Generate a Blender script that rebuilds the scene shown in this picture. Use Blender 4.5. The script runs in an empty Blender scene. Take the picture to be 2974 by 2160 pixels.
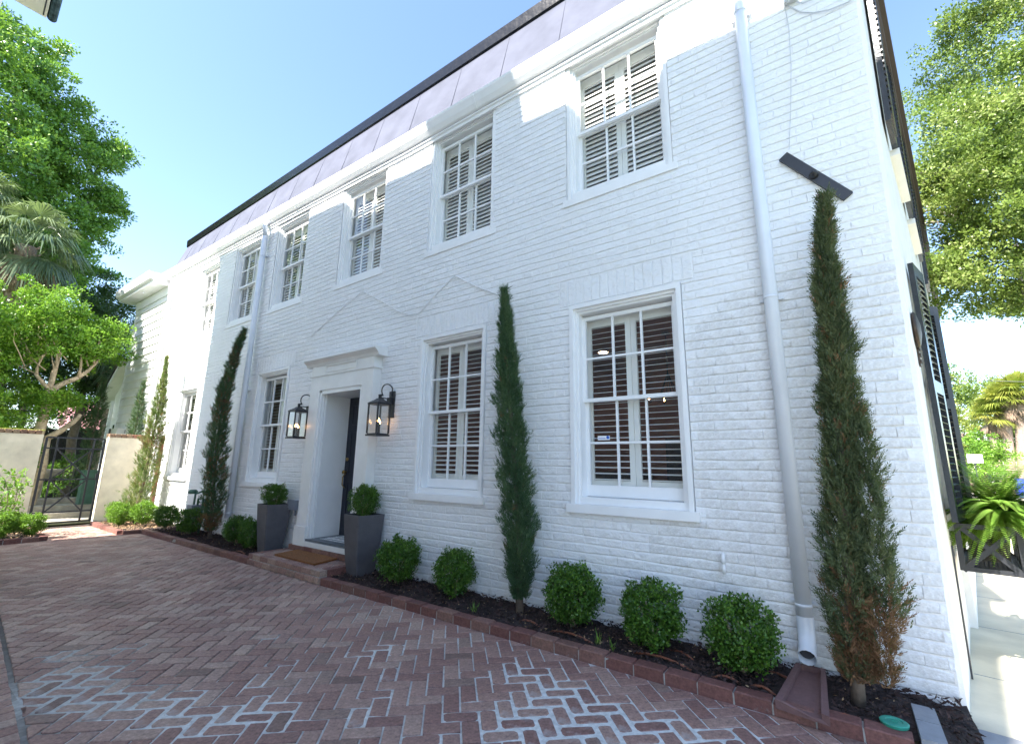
import bpy, math, random
import numpy as np
from mathutils import Vector, Matrix
random.seed(7); RNG = np.random.default_rng(7)
SC = bpy.context.scene
COL = SC.collection

# ------------------------------------------------------------------ camera, sky, sun, exposure
cam = bpy.data.objects.new('camera', bpy.data.cameras.new('camera')); COL.objects.link(cam); SC.camera = cam
R3 = Matrix(((0.81309621, 0.10615558, 0.57236836), (0.5819685, -0.17134332, -0.79495542), (0.01368254, 0.9794756, -0.20109781)))
cam.matrix_world = Matrix.Translation((0, 0, 1.45)) @ R3.to_4x4()
cam.data.sensor_width = 36; cam.data.sensor_fit = 'HORIZONTAL'; cam.data.lens = 15.8665
cam.data.clip_start = 0.05; cam.data.clip_end = 3000
W = bpy.data.worlds.new('World'); SC.world = W; W.use_nodes = True
nt = W.node_tree; nt.nodes.clear()
sky = nt.nodes.new('ShaderNodeTexSky'); sky.sky_type = 'NISHITA'; sky.sun_disc = False
SUN_EL = math.radians(49.6); SUN_DX = 0.15
sky.sun_elevation = SUN_EL; sky.sun_rotation = math.pi + math.atan(SUN_DX)
sky.air_density = 1.0; sky.dust_density = 0.4; sky.ozone_density = 1.8
bg = nt.nodes.new('ShaderNodeBackground'); bg.inputs[1].default_value = 0.12
wo = nt.nodes.new('ShaderNodeOutputWorld')
nt.links.new(sky.outputs[0], bg.inputs[0]); nt.links.new(bg.outputs[0], wo.inputs[0])
sun = bpy.data.objects.new('sun', bpy.data.lights.new('sun', 'SUN')); COL.objects.link(sun)
sun.data.energy = 5.0; sun.data.angle = math.radians(0.53); sun.data.color = (1.0, 0.95, 0.87)
_d = Vector((SUN_DX, 1, 0)).normalized() * math.cos(SUN_EL) + Vector((0, 0, -math.sin(SUN_EL)))
sun.rotation_euler = _d.to_track_quat('-Z', 'Y').to_euler()
SC.view_settings.view_transform = 'Standard'; SC.view_settings.look = 'None'
SC.view_settings.exposure = 2.02; SC.view_settings.gamma = 1.0; SC.view_settings.use_curve_mapping = False
SC.render.engine = 'CYCLES'
SC.cycles.max_bounces = 12; SC.cycles.diffuse_bounces = 9; SC.cycles.transparent_max_bounces = 12
SC.cycles.use_denoising = True

# ------------------------------------------------------------------ materials
def newmat(name):
    m = bpy.data.materials.new(name); m.use_nodes = True
    n = m.node_tree; b = n.nodes['Principled BSDF']
    return m, n, b
def node(n, t, **kw):
    x = n.nodes.new(t)
    for k, v in kw.items():
        if k in x.inputs: x.inputs[k].default_value = v
        else: setattr(x, k, v)
    return x
def noise(n, scale, detail=4, rough=0.55, coord='Object'):
    tc = n.nodes.get('TC') or n.nodes.new('ShaderNodeTexCoord'); tc.name = 'TC'
    x = node(n, 'ShaderNodeTexNoise'); x.inputs['Scale'].default_value = scale
    x.inputs['Detail'].default_value = detail; x.inputs['Roughness'].default_value = rough
    n.links.new(tc.outputs[coord], x.inputs['Vector']); return x
def ramp(n, src, stops):
    r = n.nodes.new('ShaderNodeValToRGB'); e = r.color_ramp.elements
    while len(e) < len(stops): e.new(0.5)
    for i, (p, c) in enumerate(stops):
        e[i].position = p; e[i].color = (*c, 1) if len(c) == 3 else c
    n.links.new(src, r.inputs[0]); return r
def mix(n, fac, a, b, mode='MIX'):
    x = n.nodes.new('ShaderNodeMix'); x.data_type = 'RGBA'; x.blend_type = mode
    for s, v in ((x.inputs[0], fac), (x.inputs[6], a), (x.inputs[7], b)):
        if hasattr(v, 'is_output'): n.links.new(v, s)
        else: s.default_value = v if not isinstance(v, tuple) else ((*v, 1) if len(v) == 3 else v)
    return x.outputs[2]
def bump(n, b, height, strength, dist=0.01):
    x = n.nodes.new('ShaderNodeBump'); x.inputs['Strength'].default_value = strength; x.inputs['Distance'].default_value = dist
    n.links.new(height, x.inputs['Height']); n.links.new(x.outputs[0], b.inputs['Normal'])
def attr(n, name):
    a = n.nodes.new('ShaderNodeAttribute'); a.attribute_name = name; return a.outputs['Fac']
def simple(name, col, rough=0.5, var=0.08, scale=8, bs=0.0, bscale=40, metal=0.0, spec=0.5):
    m, n, b = newmat(name)
    ns = noise(n, scale)
    lo = tuple(max(0, c * (1 - var)) for c in col); hi = tuple(min(1, c * (1 + var)) for c in col)
    r = ramp(n, ns.outputs[0], [(0.3, lo), (0.7, hi)])
    n.links.new(r.outputs[0], b.inputs['Base Color'])
    b.inputs['Roughness'].default_value = rough; b.inputs['Metallic'].default_value = metal
    b.inputs['Specular IOR Level'].default_value = spec
    if bs: bump(n, b, noise(n, bscale).outputs[0], bs)
    return m
M = {}
def mk_paint_brick():
    m, n, b = newmat('painted_brick')
    big = noise(n, 1.3, 5); fine = noise(n, 30, 6, 0.6); tc = n.nodes['TC']
    base = ramp(n, big.outputs[0], [(0.25, (0.78, 0.78, 0.785)), (0.7, (0.84, 0.84, 0.845))]).outputs[0]
    spk = ramp(n, fine.outputs[0], [(0.28, (0.62, 0.60, 0.57)), (0.38, (1, 1, 1))]).outputs[0]
    c = mix(n, 0.35, base, spk, 'MULTIPLY')
    # splash-back grime with its own ragged edge low on the wall
    sp = n.nodes.new('ShaderNodeSeparateXYZ'); n.links.new(tc.outputs['Object'], sp.inputs[0])
    ma = n.nodes.new('ShaderNodeMath'); ma.operation = 'MULTIPLY_ADD'; ma.inputs[1].default_value = 0.9; ma.inputs[2].default_value = 0.0
    gr = noise(n, 6, 8, 0.7)
    n.links.new(gr.outputs[0], ma.inputs[0])
    sb = n.nodes.new('ShaderNodeMath'); sb.operation = 'SUBTRACT'; n.links.new(ma.outputs[0], sb.inputs[0]); n.links.new(sp.outputs[2], sb.inputs[1])
    g = ramp(n, sb.outputs[0], [(0.33, (0, 0, 0)), (0.5, (1, 1, 1))]).outputs[0]
    gm = n.nodes.new('ShaderNodeMath'); gm.operation = 'MULTIPLY'; gm.inputs[1].default_value = 0.55; n.links.new(g, gm.inputs[0])
    c = mix(n, gm.outputs[0], c, (0.36, 0.33, 0.29))
    n.links.new(c, b.inputs['Base Color']); b.inputs['Roughness'].default_value = 0.42
    h1 = noise(n, 22, 5, 0.65); h2 = noise(n, 7, 3)
    a = n.nodes.new('ShaderNodeMath'); a.operation = 'MULTIPLY_ADD'; a.inputs[1].default_value = 1.6
    n.links.new(h2.outputs[0], a.inputs[0]); n.links.new(h1.outputs[0], a.inputs[2])
    bump(n, b, a.outputs[0], 0.8, 0.016)
    return m
M['brickwhite'] = mk_paint_brick()
M['trim'] = simple('white_trim_paint', (0.83, 0.83, 0.83), 0.35, 0.03, 5, 0.08, 60)
M['trimw'] = simple('old_white_trim_paint', (0.76, 0.75, 0.73), 0.4, 0.05, 5, 0.1, 60)
M['stucco'] = simple('warm_white_stucco', (0.80, 0.77, 0.73), 0.7, 0.05, 4, 0.5, 35)
M['siding'] = simple('white_siding_paint', (0.78, 0.78, 0.77), 0.45, 0.05, 3, 0.1, 50)
M['dsmetal'] = simple('painted_downspout_metal', (0.70, 0.73, 0.78), 0.3, 0.04, 4, 0.05, 20, 0.0)
M['roofmetal'] = simple('grey_roof_metal', (0.105, 0.112, 0.150), 0.85, 0.15, 2.5, 0.15, 4, 0.0, 0.15)
M['ridgeblack'] = simple('tarred_ridge_metal', (0.006, 0.006, 0.008), 0.25, 0.2, 5, 0.6, 9, 0.0, 0.3)
M['black'] = simple('black_paint', (0.018, 0.019, 0.023), 0.4, 0.2, 12, 0.15, 30)
M['blackgloss'] = simple('black_gloss_paint', (0.02, 0.024, 0.03), 0.18, 0.2, 12, 0.2, 30)
M['roofdark'] = simple('dark_brown_fascia', (0.045, 0.032, 0.032), 0.5, 0.15, 6, 0.1, 30)
M['navy'] = simple('navy_door_paint', (0.010, 0.013, 0.028), 0.35, 0.2, 6)
M['brass'] = simple('aged_brass', (0.42, 0.28, 0.10), 0.35, 0.15, 20, 0, 40, 0.9)
M['coirmat'] = simple('coir_doormat', (0.22, 0.085, 0.025), 0.95, 0.35, 60, 0.9, 160)
M['planter'] = simple('dark_grey_planter', (0.085, 0.082, 0.092), 0.6, 0.15, 7, 0.25, 60)
M['splash'] = simple('brown_splash_block', (0.16, 0.085, 0.08), 0.75, 0.12, 30, 0.4, 140)
M['hose'] = simple('rusty_brown_hose', (0.22, 0.075, 0.04), 0.5, 0.2, 12)
M['green_lid'] = simple('green_plastic_lid', (0.03, 0.27, 0.19), 0.45, 0.15, 20, 0.2, 90)
M['cstucco'] = simple('cream_wall_stucco', (0.74, 0.68, 0.54), 0.85, 0.16, 3.5, 0.5, 30)
M['iron'] = simple('wrought_iron', (0.028, 0.030, 0.038), 0.45, 0.2, 20, 0.2, 60)
M['soil'] = simple('mulch_soil', (0.035, 0.023, 0.020), 0.95, 0.5, 25, 1.0, 60)
M['chip'] = simple('bark_chips', (0.05, 0.028, 0.024), 0.9, 0.6, 9)
M['dryleaf'] = simple('dry_leaf_litter', (0.34, 0.22, 0.12), 0.8, 0.4, 9)
M['concrete'] = simple('sidewalk_concrete', (0.62, 0.56, 0.43), 0.85, 0.14, 3, 0.4, 60)
M['concgrey'] = simple('apron_concrete', (0.27, 0.28, 0.30), 0.85, 0.22, 5, 0.5, 60)
M['asphalt'] = simple('asphalt', (0.055, 0.055, 0.058), 0.9, 0.2, 30, 0.4, 90)
M['grass'] = simple('lawn_grass', (0.09, 0.13, 0.035), 0.9, 0.4, 6, 0.8, 50)
M['room'] = simple('room_brown_wall', (0.34, 0.15, 0.10), 0.7, 0.15, 3)
M['roomtan'] = simple('room_tan_wall', (0.45, 0.36, 0.27), 0.7, 0.1, 2)
M['roomfloor'] = simple('room_wood_floor', (0.10, 0.055, 0.03), 0.4, 0.3, 8)
M['louvre'] = simple('shutter_louvre_paint', (0.84, 0.82, 0.78), 0.4, 0.03, 4)
M['bark'] = simple('brown_bark', (0.16, 0.12, 0.09), 0.9, 0.35, 14, 0.8, 25)
M['palebark'] = simple('pale_lichen_bark', (0.40, 0.32, 0.22), 0.85, 0.35, 12, 0.6, 25)
M['greybark'] = simple('grey_oak_bark', (0.30, 0.27, 0.24), 0.9, 0.3, 10, 0.8, 20)
M['palmbark'] = simple('palm_trunk_bark', (0.32, 0.24, 0.19), 0.9, 0.3, 16, 1.0, 22)
M['copper'] = simple('weathered_copper', (0.045, 0.075, 0.072), 0.4, 0.5, 7, 0.2, 20, 0.6)
M['nstucco'] = simple('neighbour_wall_stucco', (0.80, 0.78, 0.74), 0.85, 0.08, 3, 0.3, 30)
M['soffit'] = simple('cream_soffit_paint', (0.62, 0.58, 0.50), 0.6, 0.05, 3)
M['roofslate'] = simple('slate_roof', (0.07, 0.07, 0.08), 0.6, 0.3, 6, 0.4, 20)
M['stone'] = simple('garden_stone', (0.36, 0.33, 0.27), 0.85, 0.25, 7, 0.6, 25)
M['utilgreen'] = simple('green_utility_paint', (0.045, 0.12, 0.085), 0.45, 0.2, 6)
M['pink'] = simple('pink_roof_paint', (0.55, 0.27, 0.27), 0.7, 0.1, 5)
M['darkwood'] = simple('dark_fence_wood', (0.028, 0.024, 0.022), 0.8, 0.3, 8)
M['grey'] = simple('grey_meter_paint', (0.20, 0.22, 0.26), 0.4, 0.12, 9)
M['bluebin'] = simple('blue_bin_plastic', (0.02, 0.05, 0.55), 0.4, 0.1, 5)
M['greenbin'] = simple('green_bin_plastic', (0.12, 0.18, 0.14), 0.4, 0.1, 5)
M['carwhite'] = simple('white_car_paint', (0.75, 0.75, 0.76), 0.2, 0.02, 5)
M['cardark'] = simple('dark_car_paint', (0.02, 0.022, 0.03), 0.15, 0.1, 5)
M['rubber'] = simple('tyre_rubber', (0.02, 0.02, 0.02), 0.8, 0.1, 5)
M['carglass'] = simple('car_window_glass', (0.03, 0.035, 0.04), 0.05, 0.1, 5)
M['signwhite'] = simple('white_sign', (0.8, 0.8, 0.8), 0.5, 0.02, 5)
M['stickerblue'] = simple('blue_sticker_ink', (0.02, 0.12, 0.55), 0.4, 0.05, 5)
M['bronze'] = simple('bronze_plaque', (0.06, 0.04, 0.028), 0.4, 0.3, 30, 0.4, 90, 0.6)
M['wire'] = simple('cable_sheath', (0.55, 0.56, 0.58), 0.6, 0.1, 5)
M['curtain'] = simple('window_curtain', (0.5, 0.46, 0.4), 0.9, 0.1, 5)
M['darkmatte'] = simple('dark_matte', (0.04, 0.04, 0.045), 0.8, 0.1, 5)
M['candle'] = simple('candle_sleeve', (0.02, 0.02, 0.02), 0.6, 0.1, 5)

def mk_glass():
    m = bpy.data.materials.new('window_glass'); m.use_nodes = True; n = m.node_tree; n.nodes.clear()
    o = n.nodes.new('ShaderNodeOutputMaterial'); t = n.nodes.new('ShaderNodeBsdfTransparent'); t.inputs[0].default_value = (0.93, 0.95, 0.95, 1)
    g = n.nodes.new('ShaderNodeBsdfGlossy'); g.inputs['Roughness'].default_value = 0.0
    f = n.nodes.new('ShaderNodeFresnel'); ge = n.nodes.new('ShaderNodeNewGeometry'); io = n.nodes.new('ShaderNodeMath'); io.operation = 'MULTIPLY_ADD'; io.inputs[1].default_value = 1 / 1.6 - 1.6; io.inputs[2].default_value = 1.6; n.links.new(ge.outputs['Backfacing'], io.inputs[0]); n.links.new(io.outputs[0], f.inputs[0])
    a = n.nodes.new('ShaderNodeMath'); a.operation = 'MULTIPLY'; a.inputs[1].default_value = 1.1; a.use_clamp = True
    n.links.new(f.outputs[0], a.inputs[0])
    x = n.nodes.new('ShaderNodeMixShader'); n.links.new(a.outputs[0], x.inputs[0]); n.links.new(t.outputs[0], x.inputs[1]); n.links.new(g.outputs[0], x.inputs[2])
    tc = n.nodes.new('ShaderNodeTexCoord'); ns = n.nodes.new('ShaderNodeTexNoise'); ns.inputs['Scale'].default_value = 3.0
    b = n.nodes.new('ShaderNodeBump'); b.inputs['Strength'].default_value = 0.08; b.inputs['Distance'].default_value = 0.02
    n.links.new(tc.outputs['Object'], ns.inputs[0]); n.links.new(ns.outputs[0], b.inputs['Height']); n.links.new(b.outputs[0], g.inputs['Normal'])
    n.links.new(x.outputs[0], o.inputs[0]); return m
M['glass'] = mk_glass()
def emit(name, col, s):
    m = bpy.data.materials.new(name); m.use_nodes = True; n = m.node_tree; n.nodes.clear()
    o = n.nodes.new('ShaderNodeOutputMaterial'); e = n.nodes.new('ShaderNodeEmission'); e.inputs[0].default_value = (*col, 1); e.inputs[1].default_value = s
    n.links.new(e.outputs[0], o.inputs[0]); return m
M['flame'] = emit('candle_bulb_glow', (1.0, 0.50, 0.18), 9)
M['lampglow'] = emit('ceiling_lamp_glow', (1.0, 0.72, 0.42), 8)

def mk_red_brick(name, a, b_, c, smear=True):
    m, n, b = newmat(name)
    t = attr(n, 'tint')
    base = ramp(n, t, [(0.0, a), (0.45, b_), (0.8, c), (1.0, tuple(x * 0.6 for x in b_))]).outputs[0]
    ns = noise(n, 45, 6, 0.7)
    g = ramp(n, ns.outputs[0], [(0.3, (0.5, 0.5, 0.5)), (0.7, (1.25, 1.25, 1.25))]).outputs[0]
    col = mix(n, 1.0, base, g, 'MULTIPLY')
    if smear:
        s1 = noise(n, 9, 8, 0.75)
        p = attr(n, 'pale')
        ad = n.nodes.new('ShaderNodeMath'); ad.operation = 'MULTIPLY_ADD'; ad.inputs[1].default_value = 0.20
        n.links.new(p, ad.inputs[0]); n.links.new(s1.outputs[0], ad.inputs[2])
        sm = ramp(n, ad.outputs[0], [(0.71, (0, 0, 0)), (0.84, (0.55, 0.55, 0.55))]).outputs[0]
        col = mix(n, sm, col, (0.42, 0.42, 0.42))
        s2 = noise(n, 1.1, 3); dk = ramp(n, s2.outputs[0], [(0.35, (0.8, 0.8, 0.8)), (0.6, (1.05, 1.03, 1.0))]).outputs[0]
        col = mix(n, 1.0, col, dk, 'MULTIPLY')
    n.links.new(col, b.inputs['Base Color']); b.inputs['Roughness'].default_value = 0.62; b.inputs['Specular IOR Level'].default_value = 0.45
    bump(n, b, noise(n, 90, 6, 0.7).outputs[0], 0.5, 0.006)
    return m
M['paver'] = mk_red_brick('paver_brick', (0.26, 0.135, 0.115), (0.375, 0.23, 0.19), (0.48, 0.345, 0.28))
M['kerbbrick'] = mk_red_brick('kerb_brick', (0.16, 0.065, 0.055), (0.22, 0.095, 0.08), (0.26, 0.14, 0.11))
M['capbrick'] = mk_red_brick('coping_brick', (0.20, 0.07, 0.04), (0.30, 0.12, 0.07), (0.36, 0.27, 0.18))
def mk_joint():
    m, n, b = newmat('paving_joint_sand')
    p = attr(n, 'pale'); ns = noise(n, 30, 6)
    c = ramp(n, p, [(0.0, (0.12, 0.10, 0.085)), (0.45, (0.34, 0.33, 0.30)), (1.0, (0.62, 0.62, 0.60))]).outputs[0]
    g = ramp(n, ns.outputs[0], [(0.3, (0.7, 0.7, 0.7)), (0.7, (1.1, 1.1, 1.1))]).outputs[0]
    n.links.new(mix(n, 1.0, c, g, 'MULTIPLY'), b.inputs['Base Color']); b.inputs['Roughness'].default_value = 0.9
    bump(n, b, noise(n, 80, 5).outputs[0], 0.5, 0.008)
    return m
M['joint'] = mk_joint()
def mk_leaf(name, cols, rough=0.5, trans=0.35, spec=0.4):
    m = bpy.data.materials.new(name); m.use_nodes = True; n = m.node_tree; b = n.nodes['Principled BSDF']; o = n.nodes['Material Output']
    t = attr(n, 'tint')
    k = len(cols); r = ramp(n, t, [(i / (k - 1), c) for i, c in enumerate(cols)])
    n.links.new(r.outputs[0], b.inputs['Base Color']); b.inputs['Roughness'].default_value = rough; b.inputs['Specular IOR Level'].default_value = spec
    tr = n.nodes.new('ShaderNodeBsdfTranslucent')
    c2 = mix(n, 0.5, r.outputs[0], (0.22, 0.34, 0.03)); n.links.new(c2, tr.inputs[0])
    x = n.nodes.new('ShaderNodeMixShader'); x.inputs[0].default_value = trans
    n.links.new(b.outputs[0], x.inputs[1]); n.links.new(tr.outputs[0], x.inputs[2]); n.links.new(x.outputs[0], o.inputs[0])
    return m
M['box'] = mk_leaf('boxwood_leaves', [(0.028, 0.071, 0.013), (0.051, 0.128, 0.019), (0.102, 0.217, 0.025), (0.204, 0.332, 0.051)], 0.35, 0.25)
M['boxlit'] = mk_leaf('sunlit_boxwood_leaves', [(0.060, 0.135, 0.018), (0.120, 0.255, 0.030), (0.225, 0.405, 0.045), (0.300, 0.450, 0.075)], 0.4, 0.35)  # brighter copy of the boxwood green, sunlight put into the colour
M['cyp'] = mk_leaf('cypress_foliage', [(0.027, 0.068, 0.034), (0.047, 0.101, 0.047), (0.074, 0.135, 0.061), (0.121, 0.176, 0.068)], 0.6, 0.2)
M['cypo'] = mk_leaf('olive_cypress_foliage', [(0.03, 0.05, 0.028), (0.06, 0.085, 0.04), (0.10, 0.125, 0.055), (0.17, 0.185, 0.08)], 0.65, 0.2)
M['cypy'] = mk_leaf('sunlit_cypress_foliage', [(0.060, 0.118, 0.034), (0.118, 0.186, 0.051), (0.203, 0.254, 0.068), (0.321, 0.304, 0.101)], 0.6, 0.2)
M['cypdead'] = mk_leaf('dead_cypress_foliage', [(0.10, 0.05, 0.025), (0.20, 0.10, 0.05), (0.30, 0.17, 0.09)], 0.8, 0.15)
M['tree'] = mk_leaf('tree_leaves', [(0.075, 0.160, 0.026), (0.129, 0.280, 0.039), (0.215, 0.408, 0.055), (0.365, 0.537, 0.086)], 0.35, 0.35, 0.6)
M['crape'] = mk_leaf('small_tree_leaves', [(0.054, 0.154, 0.019), (0.108, 0.262, 0.023), (0.185, 0.370, 0.031), (0.308, 0.447, 0.062)], 0.4, 0.4, 0.5)
M['darkg'] = mk_leaf('dark_evergreen_leaves', [(0.017, 0.045, 0.014), (0.035, 0.084, 0.021), (0.063, 0.140, 0.028)], 0.4, 0.25, 0.5)
M['oak'] = mk_leaf('live_oak_leaves', [(0.09, 0.15, 0.03), (0.16, 0.24, 0.05), (0.25, 0.33, 0.08), (0.38, 0.42, 0.15)], 0.4, 0.4, 0.5)
M['palm'] = mk_leaf('palmetto_fronds', [(0.06, 0.10, 0.055), (0.13, 0.18, 0.10), (0.24, 0.29, 0.16)], 0.35, 0.25, 0.6)
M['palmy'] = mk_leaf('yellow_green_fronds', [(0.14, 0.20, 0.04), (0.28, 0.33, 0.06), (0.42, 0.38, 0.08)], 0.4, 0.35, 0.5)  # lighter and yellower green than the palmetto fronds
M['palmdead'] = mk_leaf('dead_palm_fronds', [(0.20, 0.13, 0.09), (0.34, 0.24, 0.17), (0.45, 0.34, 0.26)], 0.8, 0.15)
M['fern'] = mk_leaf('fern_fronds', [(0.16, 0.30, 0.05), (0.27, 0.45, 0.08), (0.42, 0.60, 0.16)], 0.45, 0.45)

# ------------------------------------------------------------------ object helpers
def tag(o, label=None, cat=None, group=None, kind=None):
    if label: o['label'] = label
    if cat: o['category'] = cat
    if group: o['group'] = group
    if kind: o['kind'] = kind
    return o
def empty(name, loc, label, cat, group=None):
    o = bpy.data.objects.new(name, None); COL.objects.link(o); o.location = loc; o.empty_display_size = 0.1
    o.matrix_world = Matrix.Translation(Vector(loc)); return tag(o, label, cat, group)
def wloc(p):
    v = Vector((0, 0, 0))
    while p is not None: v = v + Vector(p.location); p = p.parent
    return v
def link(name, me, parent=None, loc=None):
    """mesh given in world coordinates relative to the parent's origin unless loc says otherwise"""
    o = bpy.data.objects.new(name, me); COL.objects.link(o)
    if parent is not None: o.parent = parent
    if loc is not None: o.location = loc
    return o
class MB:
    def __init__(s): s.v = []; s.f = []; s.t = []; s.p = []; s.mi = []
    def add(s, vs, fs, tint=0.5, pale=0.0, mi=0):
        b = len(s.v); s.v += [tuple(x) for x in vs]
        for f in fs: s.f.append([i + b for i in f]); s.t.append(tint); s.p.append(pale); s.mi.append(mi)
    def box(s, x0, x1, y0, y1, z0, z1, **k):
        s.add([(x0, y0, z0), (x1, y0, z0), (x1, y1, z0), (x0, y1, z0), (x0, y0, z1), (x1, y0, z1), (x1, y1, z1), (x0, y1, z1)],
              [(3, 2, 1, 0), (4, 5, 6, 7), (0, 1, 5, 4), (1, 2, 6, 5), (2, 3, 7, 6), (3, 0, 4, 7)], **k); return s
    def bar(s, a, b, w, h, up=(0, 0, 1), **k):
        a = Vector(a); b = Vector(b); d = (b - a).normalized(); u = Vector(up)
        if abs(d.dot(u)) > 0.99: u = Vector((1, 0, 0))
        r = d.cross(u).normalized(); u = r.cross(d).normalized(); r *= w / 2; u *= h / 2
        s.add([a - r - u, a + r - u, a + r + u, a - r + u, b - r - u, b + r - u, b + r + u, b - r + u],
              [(0, 1, 2, 3), (7, 6, 5, 4), (0, 4, 5, 1), (1, 5, 6, 2), (2, 6, 7, 3), (3, 7, 4, 0)], **k); return s
    def tube(s, pts, rad, n=8, cap=True, **k):
        pts = [Vector(p) for p in pts]; rs = rad if isinstance(rad, (list, tuple)) else [rad] * len(pts)
        vs = []; fs = []; u = None
        for i, p in enumerate(pts):
            d = (pts[min(i + 1, len(pts) - 1)] - pts[max(i - 1, 0)]).normalized()
            if u is None: u = d.orthogonal().normalized()
            u = (u - d * u.dot(d)).normalized(); w = d.cross(u)
            for j in range(n):
                a = 2 * math.pi * j / n; vs.append(p + (u * math.cos(a) + w * math.sin(a)) * rs[i])
        for i in range(len(pts) - 1):
            for j in range(n):
                fs.append((i * n + j, i * n + (j + 1) % n, (i + 1) * n + (j + 1) % n, (i + 1) * n + j))
        if cap: fs.append(tuple(reversed(range(n)))); fs.append(tuple(range((len(pts) - 1) * n, len(pts) * n)))
        s.add(vs, fs, **k); return s
    def extrude_x(s, prof, xs, zoff=lambda x: 0, cap=True, **k):
        """profile of (y,z) swept along a list of x"""
        n = len(prof); vs = []; fs = []
        for x in xs:
            for y, z in prof: vs.append((x, y, z + zoff(x)))
        for i in range(len(xs) - 1):
            for j in range(n): fs.append((i * n + j, i * n + (j + 1) % n, (i + 1) * n + (j + 1) % n, (i + 1) * n + j))
        if cap: fs.append(tuple(range(n))); fs.append(tuple(reversed(range((len(xs) - 1) * n, len(xs) * n))))
        s.add(vs, fs, **k); return s
    def lathe(s, prof, c, n=20, **k):
        vs = []; fs = []
        for r, z in prof:
            for j in range(n):
                a = 2 * math.pi * j / n; vs.append((c[0] + r * math.cos(a), c[1] + r * math.sin(a), c[2] + z))
        for i in range(len(prof) - 1):
            for j in range(n): fs.append((i * n + j, i * n + (j + 1) % n, (i + 1) * n + (j + 1) % n, (i + 1) * n + j))
        fs.append(tuple(reversed(range(n)))); fs.append(tuple(range((len(prof) - 1) * n, len(prof) * n)))
        s.add(vs, fs, **k); return s
    def xf(s, mtx):
        s.v = [tuple(mtx @ Vector(v)) for v in s.v]; return s
    def mesh(s, name, mats, smooth=False, center=None):
        me = bpy.data.meshes.new(name)
        vs = s.v if center is None else [(a - center[0], b - center[1], c - center[2]) for a, b, c in s.v]
        me.from_pydata(vs, [], s.f)
        for m in (mats if isinstance(mats, (list, tuple)) else [mats]): me.materials.append(m)
        a = me.attributes.new('tint', 'FLOAT', 'FACE'); a.data.foreach_set('value', np.array(s.t, dtype=np.float32))
        a = me.attributes.new('pale', 'FLOAT', 'FACE'); a.data.foreach_set('value', np.array(s.p, dtype=np.float32))
        if any(s.mi): me.polygons.foreach_set('material_index', s.mi)
        if smooth: me.polygons.foreach_set('use_smooth', [True] * len(s.f))
        me.update(); return me
    def obj(s, name, mats, parent=None, smooth=False, label=None, cat=None, group=None, kind=None):
        """verts are world coordinates; the object's origin goes to the middle of its base"""
        A = np.array(s.v); lo = A.min(0); hi = A.max(0); c = ((lo[0] + hi[0]) / 2, (lo[1] + hi[1]) / 2, lo[2])
        me = s.mesh(name, mats, smooth, c)
        o = bpy.data.objects.new(name, me); COL.objects.link(o)
        if parent is not None:
            o.parent = parent; o.location = Vector(c) - wloc(parent)
        else: o.location = c
        return tag(o, label, cat, group, kind)
def np_mesh(name, V, F, mats, tint=None, smooth=False, mi=None):
    """V (n,3), F (m,4) or (m,3) arrays"""
    me = bpy.data.meshes.new(name); k = F.shape[1]
    me.vertices.add(len(V)); me.vertices.foreach_set('co', V.astype(np.float32).ravel())
    me.loops.add(F.size); me.loops.foreach_set('vertex_index', F.astype(np.int32).ravel())
    me.polygons.add(len(F)); me.polygons.foreach_set('loop_start', np.arange(0, F.size, k, dtype=np.int32))
    for m in (mats if isinstance(mats, (list, tuple)) else [mats]): me.materials.append(m)
    if mi is not None: me.polygons.foreach_set('material_index', mi.astype(np.int32))
    if tint is not None:
        a = me.attributes.new('tint', 'FLOAT', 'FACE'); a.data.foreach_set('value', tint.astype(np.float32))
    me.update(calc_edges=True); me.validate(); return me
def unit(a): return a / (np.linalg.norm(a, axis=-1, keepdims=True) + 1e-9)
def leaf_quads(P, D, L, Wd, fold=0.25):
    """rhombic leaves at P along D; returns V,F"""
    n = len(P); D = unit(D); r = unit(RNG.normal(size=(n, 3))); S = unit(np.cross(D, r)); N = np.cross(S, D)
    L = np.broadcast_to(np.asarray(L, float), (n,))[:, None]; Wd = np.broadcast_to(np.asarray(Wd, float), (n,))[:, None]
    a = P; b = P + D * L * 0.45 + S * Wd * 0.5 + N * Wd * fold; c = P + D * L; d = P + D * L * 0.45 - S * Wd * 0.5 + N * Wd * fold
    V = np.stack([a, b, c, d], 1).reshape(-1, 3); F = np.arange(4 * n).reshape(n, 4); return V, F
def clump_leaves(C, rad, per, L, Wd, up=0.3, squash=0.8, out=0.6):
    """leaves in clumps round the centres C"""
    n = len(C); rad = np.broadcast_to(np.asarray(rad, float), (n,))
    ctint = RNG.uniform(0, 0.55, n)
    o = unit(RNG.normal(size=(n, per, 3))); rr = RNG.uniform(0.15, 1, (n, per, 1)) ** 0.6
    off = o * rr * rad[:, None, None]; off[..., 2] *= squash
    P = (C[:, None, :] + off).reshape(-1, 3)
    D = (o * out + RNG.normal(size=(n, per, 3)) * 0.6 + np.array([0, 0, up])).reshape(-1, 3)
    t = (ctint[:, None] + RNG.uniform(0, 0.45, (n, per))).reshape(-1)
    LL = L * RNG.uniform(0.7, 1.25, len(P)); V, F = leaf_quads(P, D, LL, Wd * RNG.uniform(0.7, 1.2, len(P)))
    return V, F, t
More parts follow.
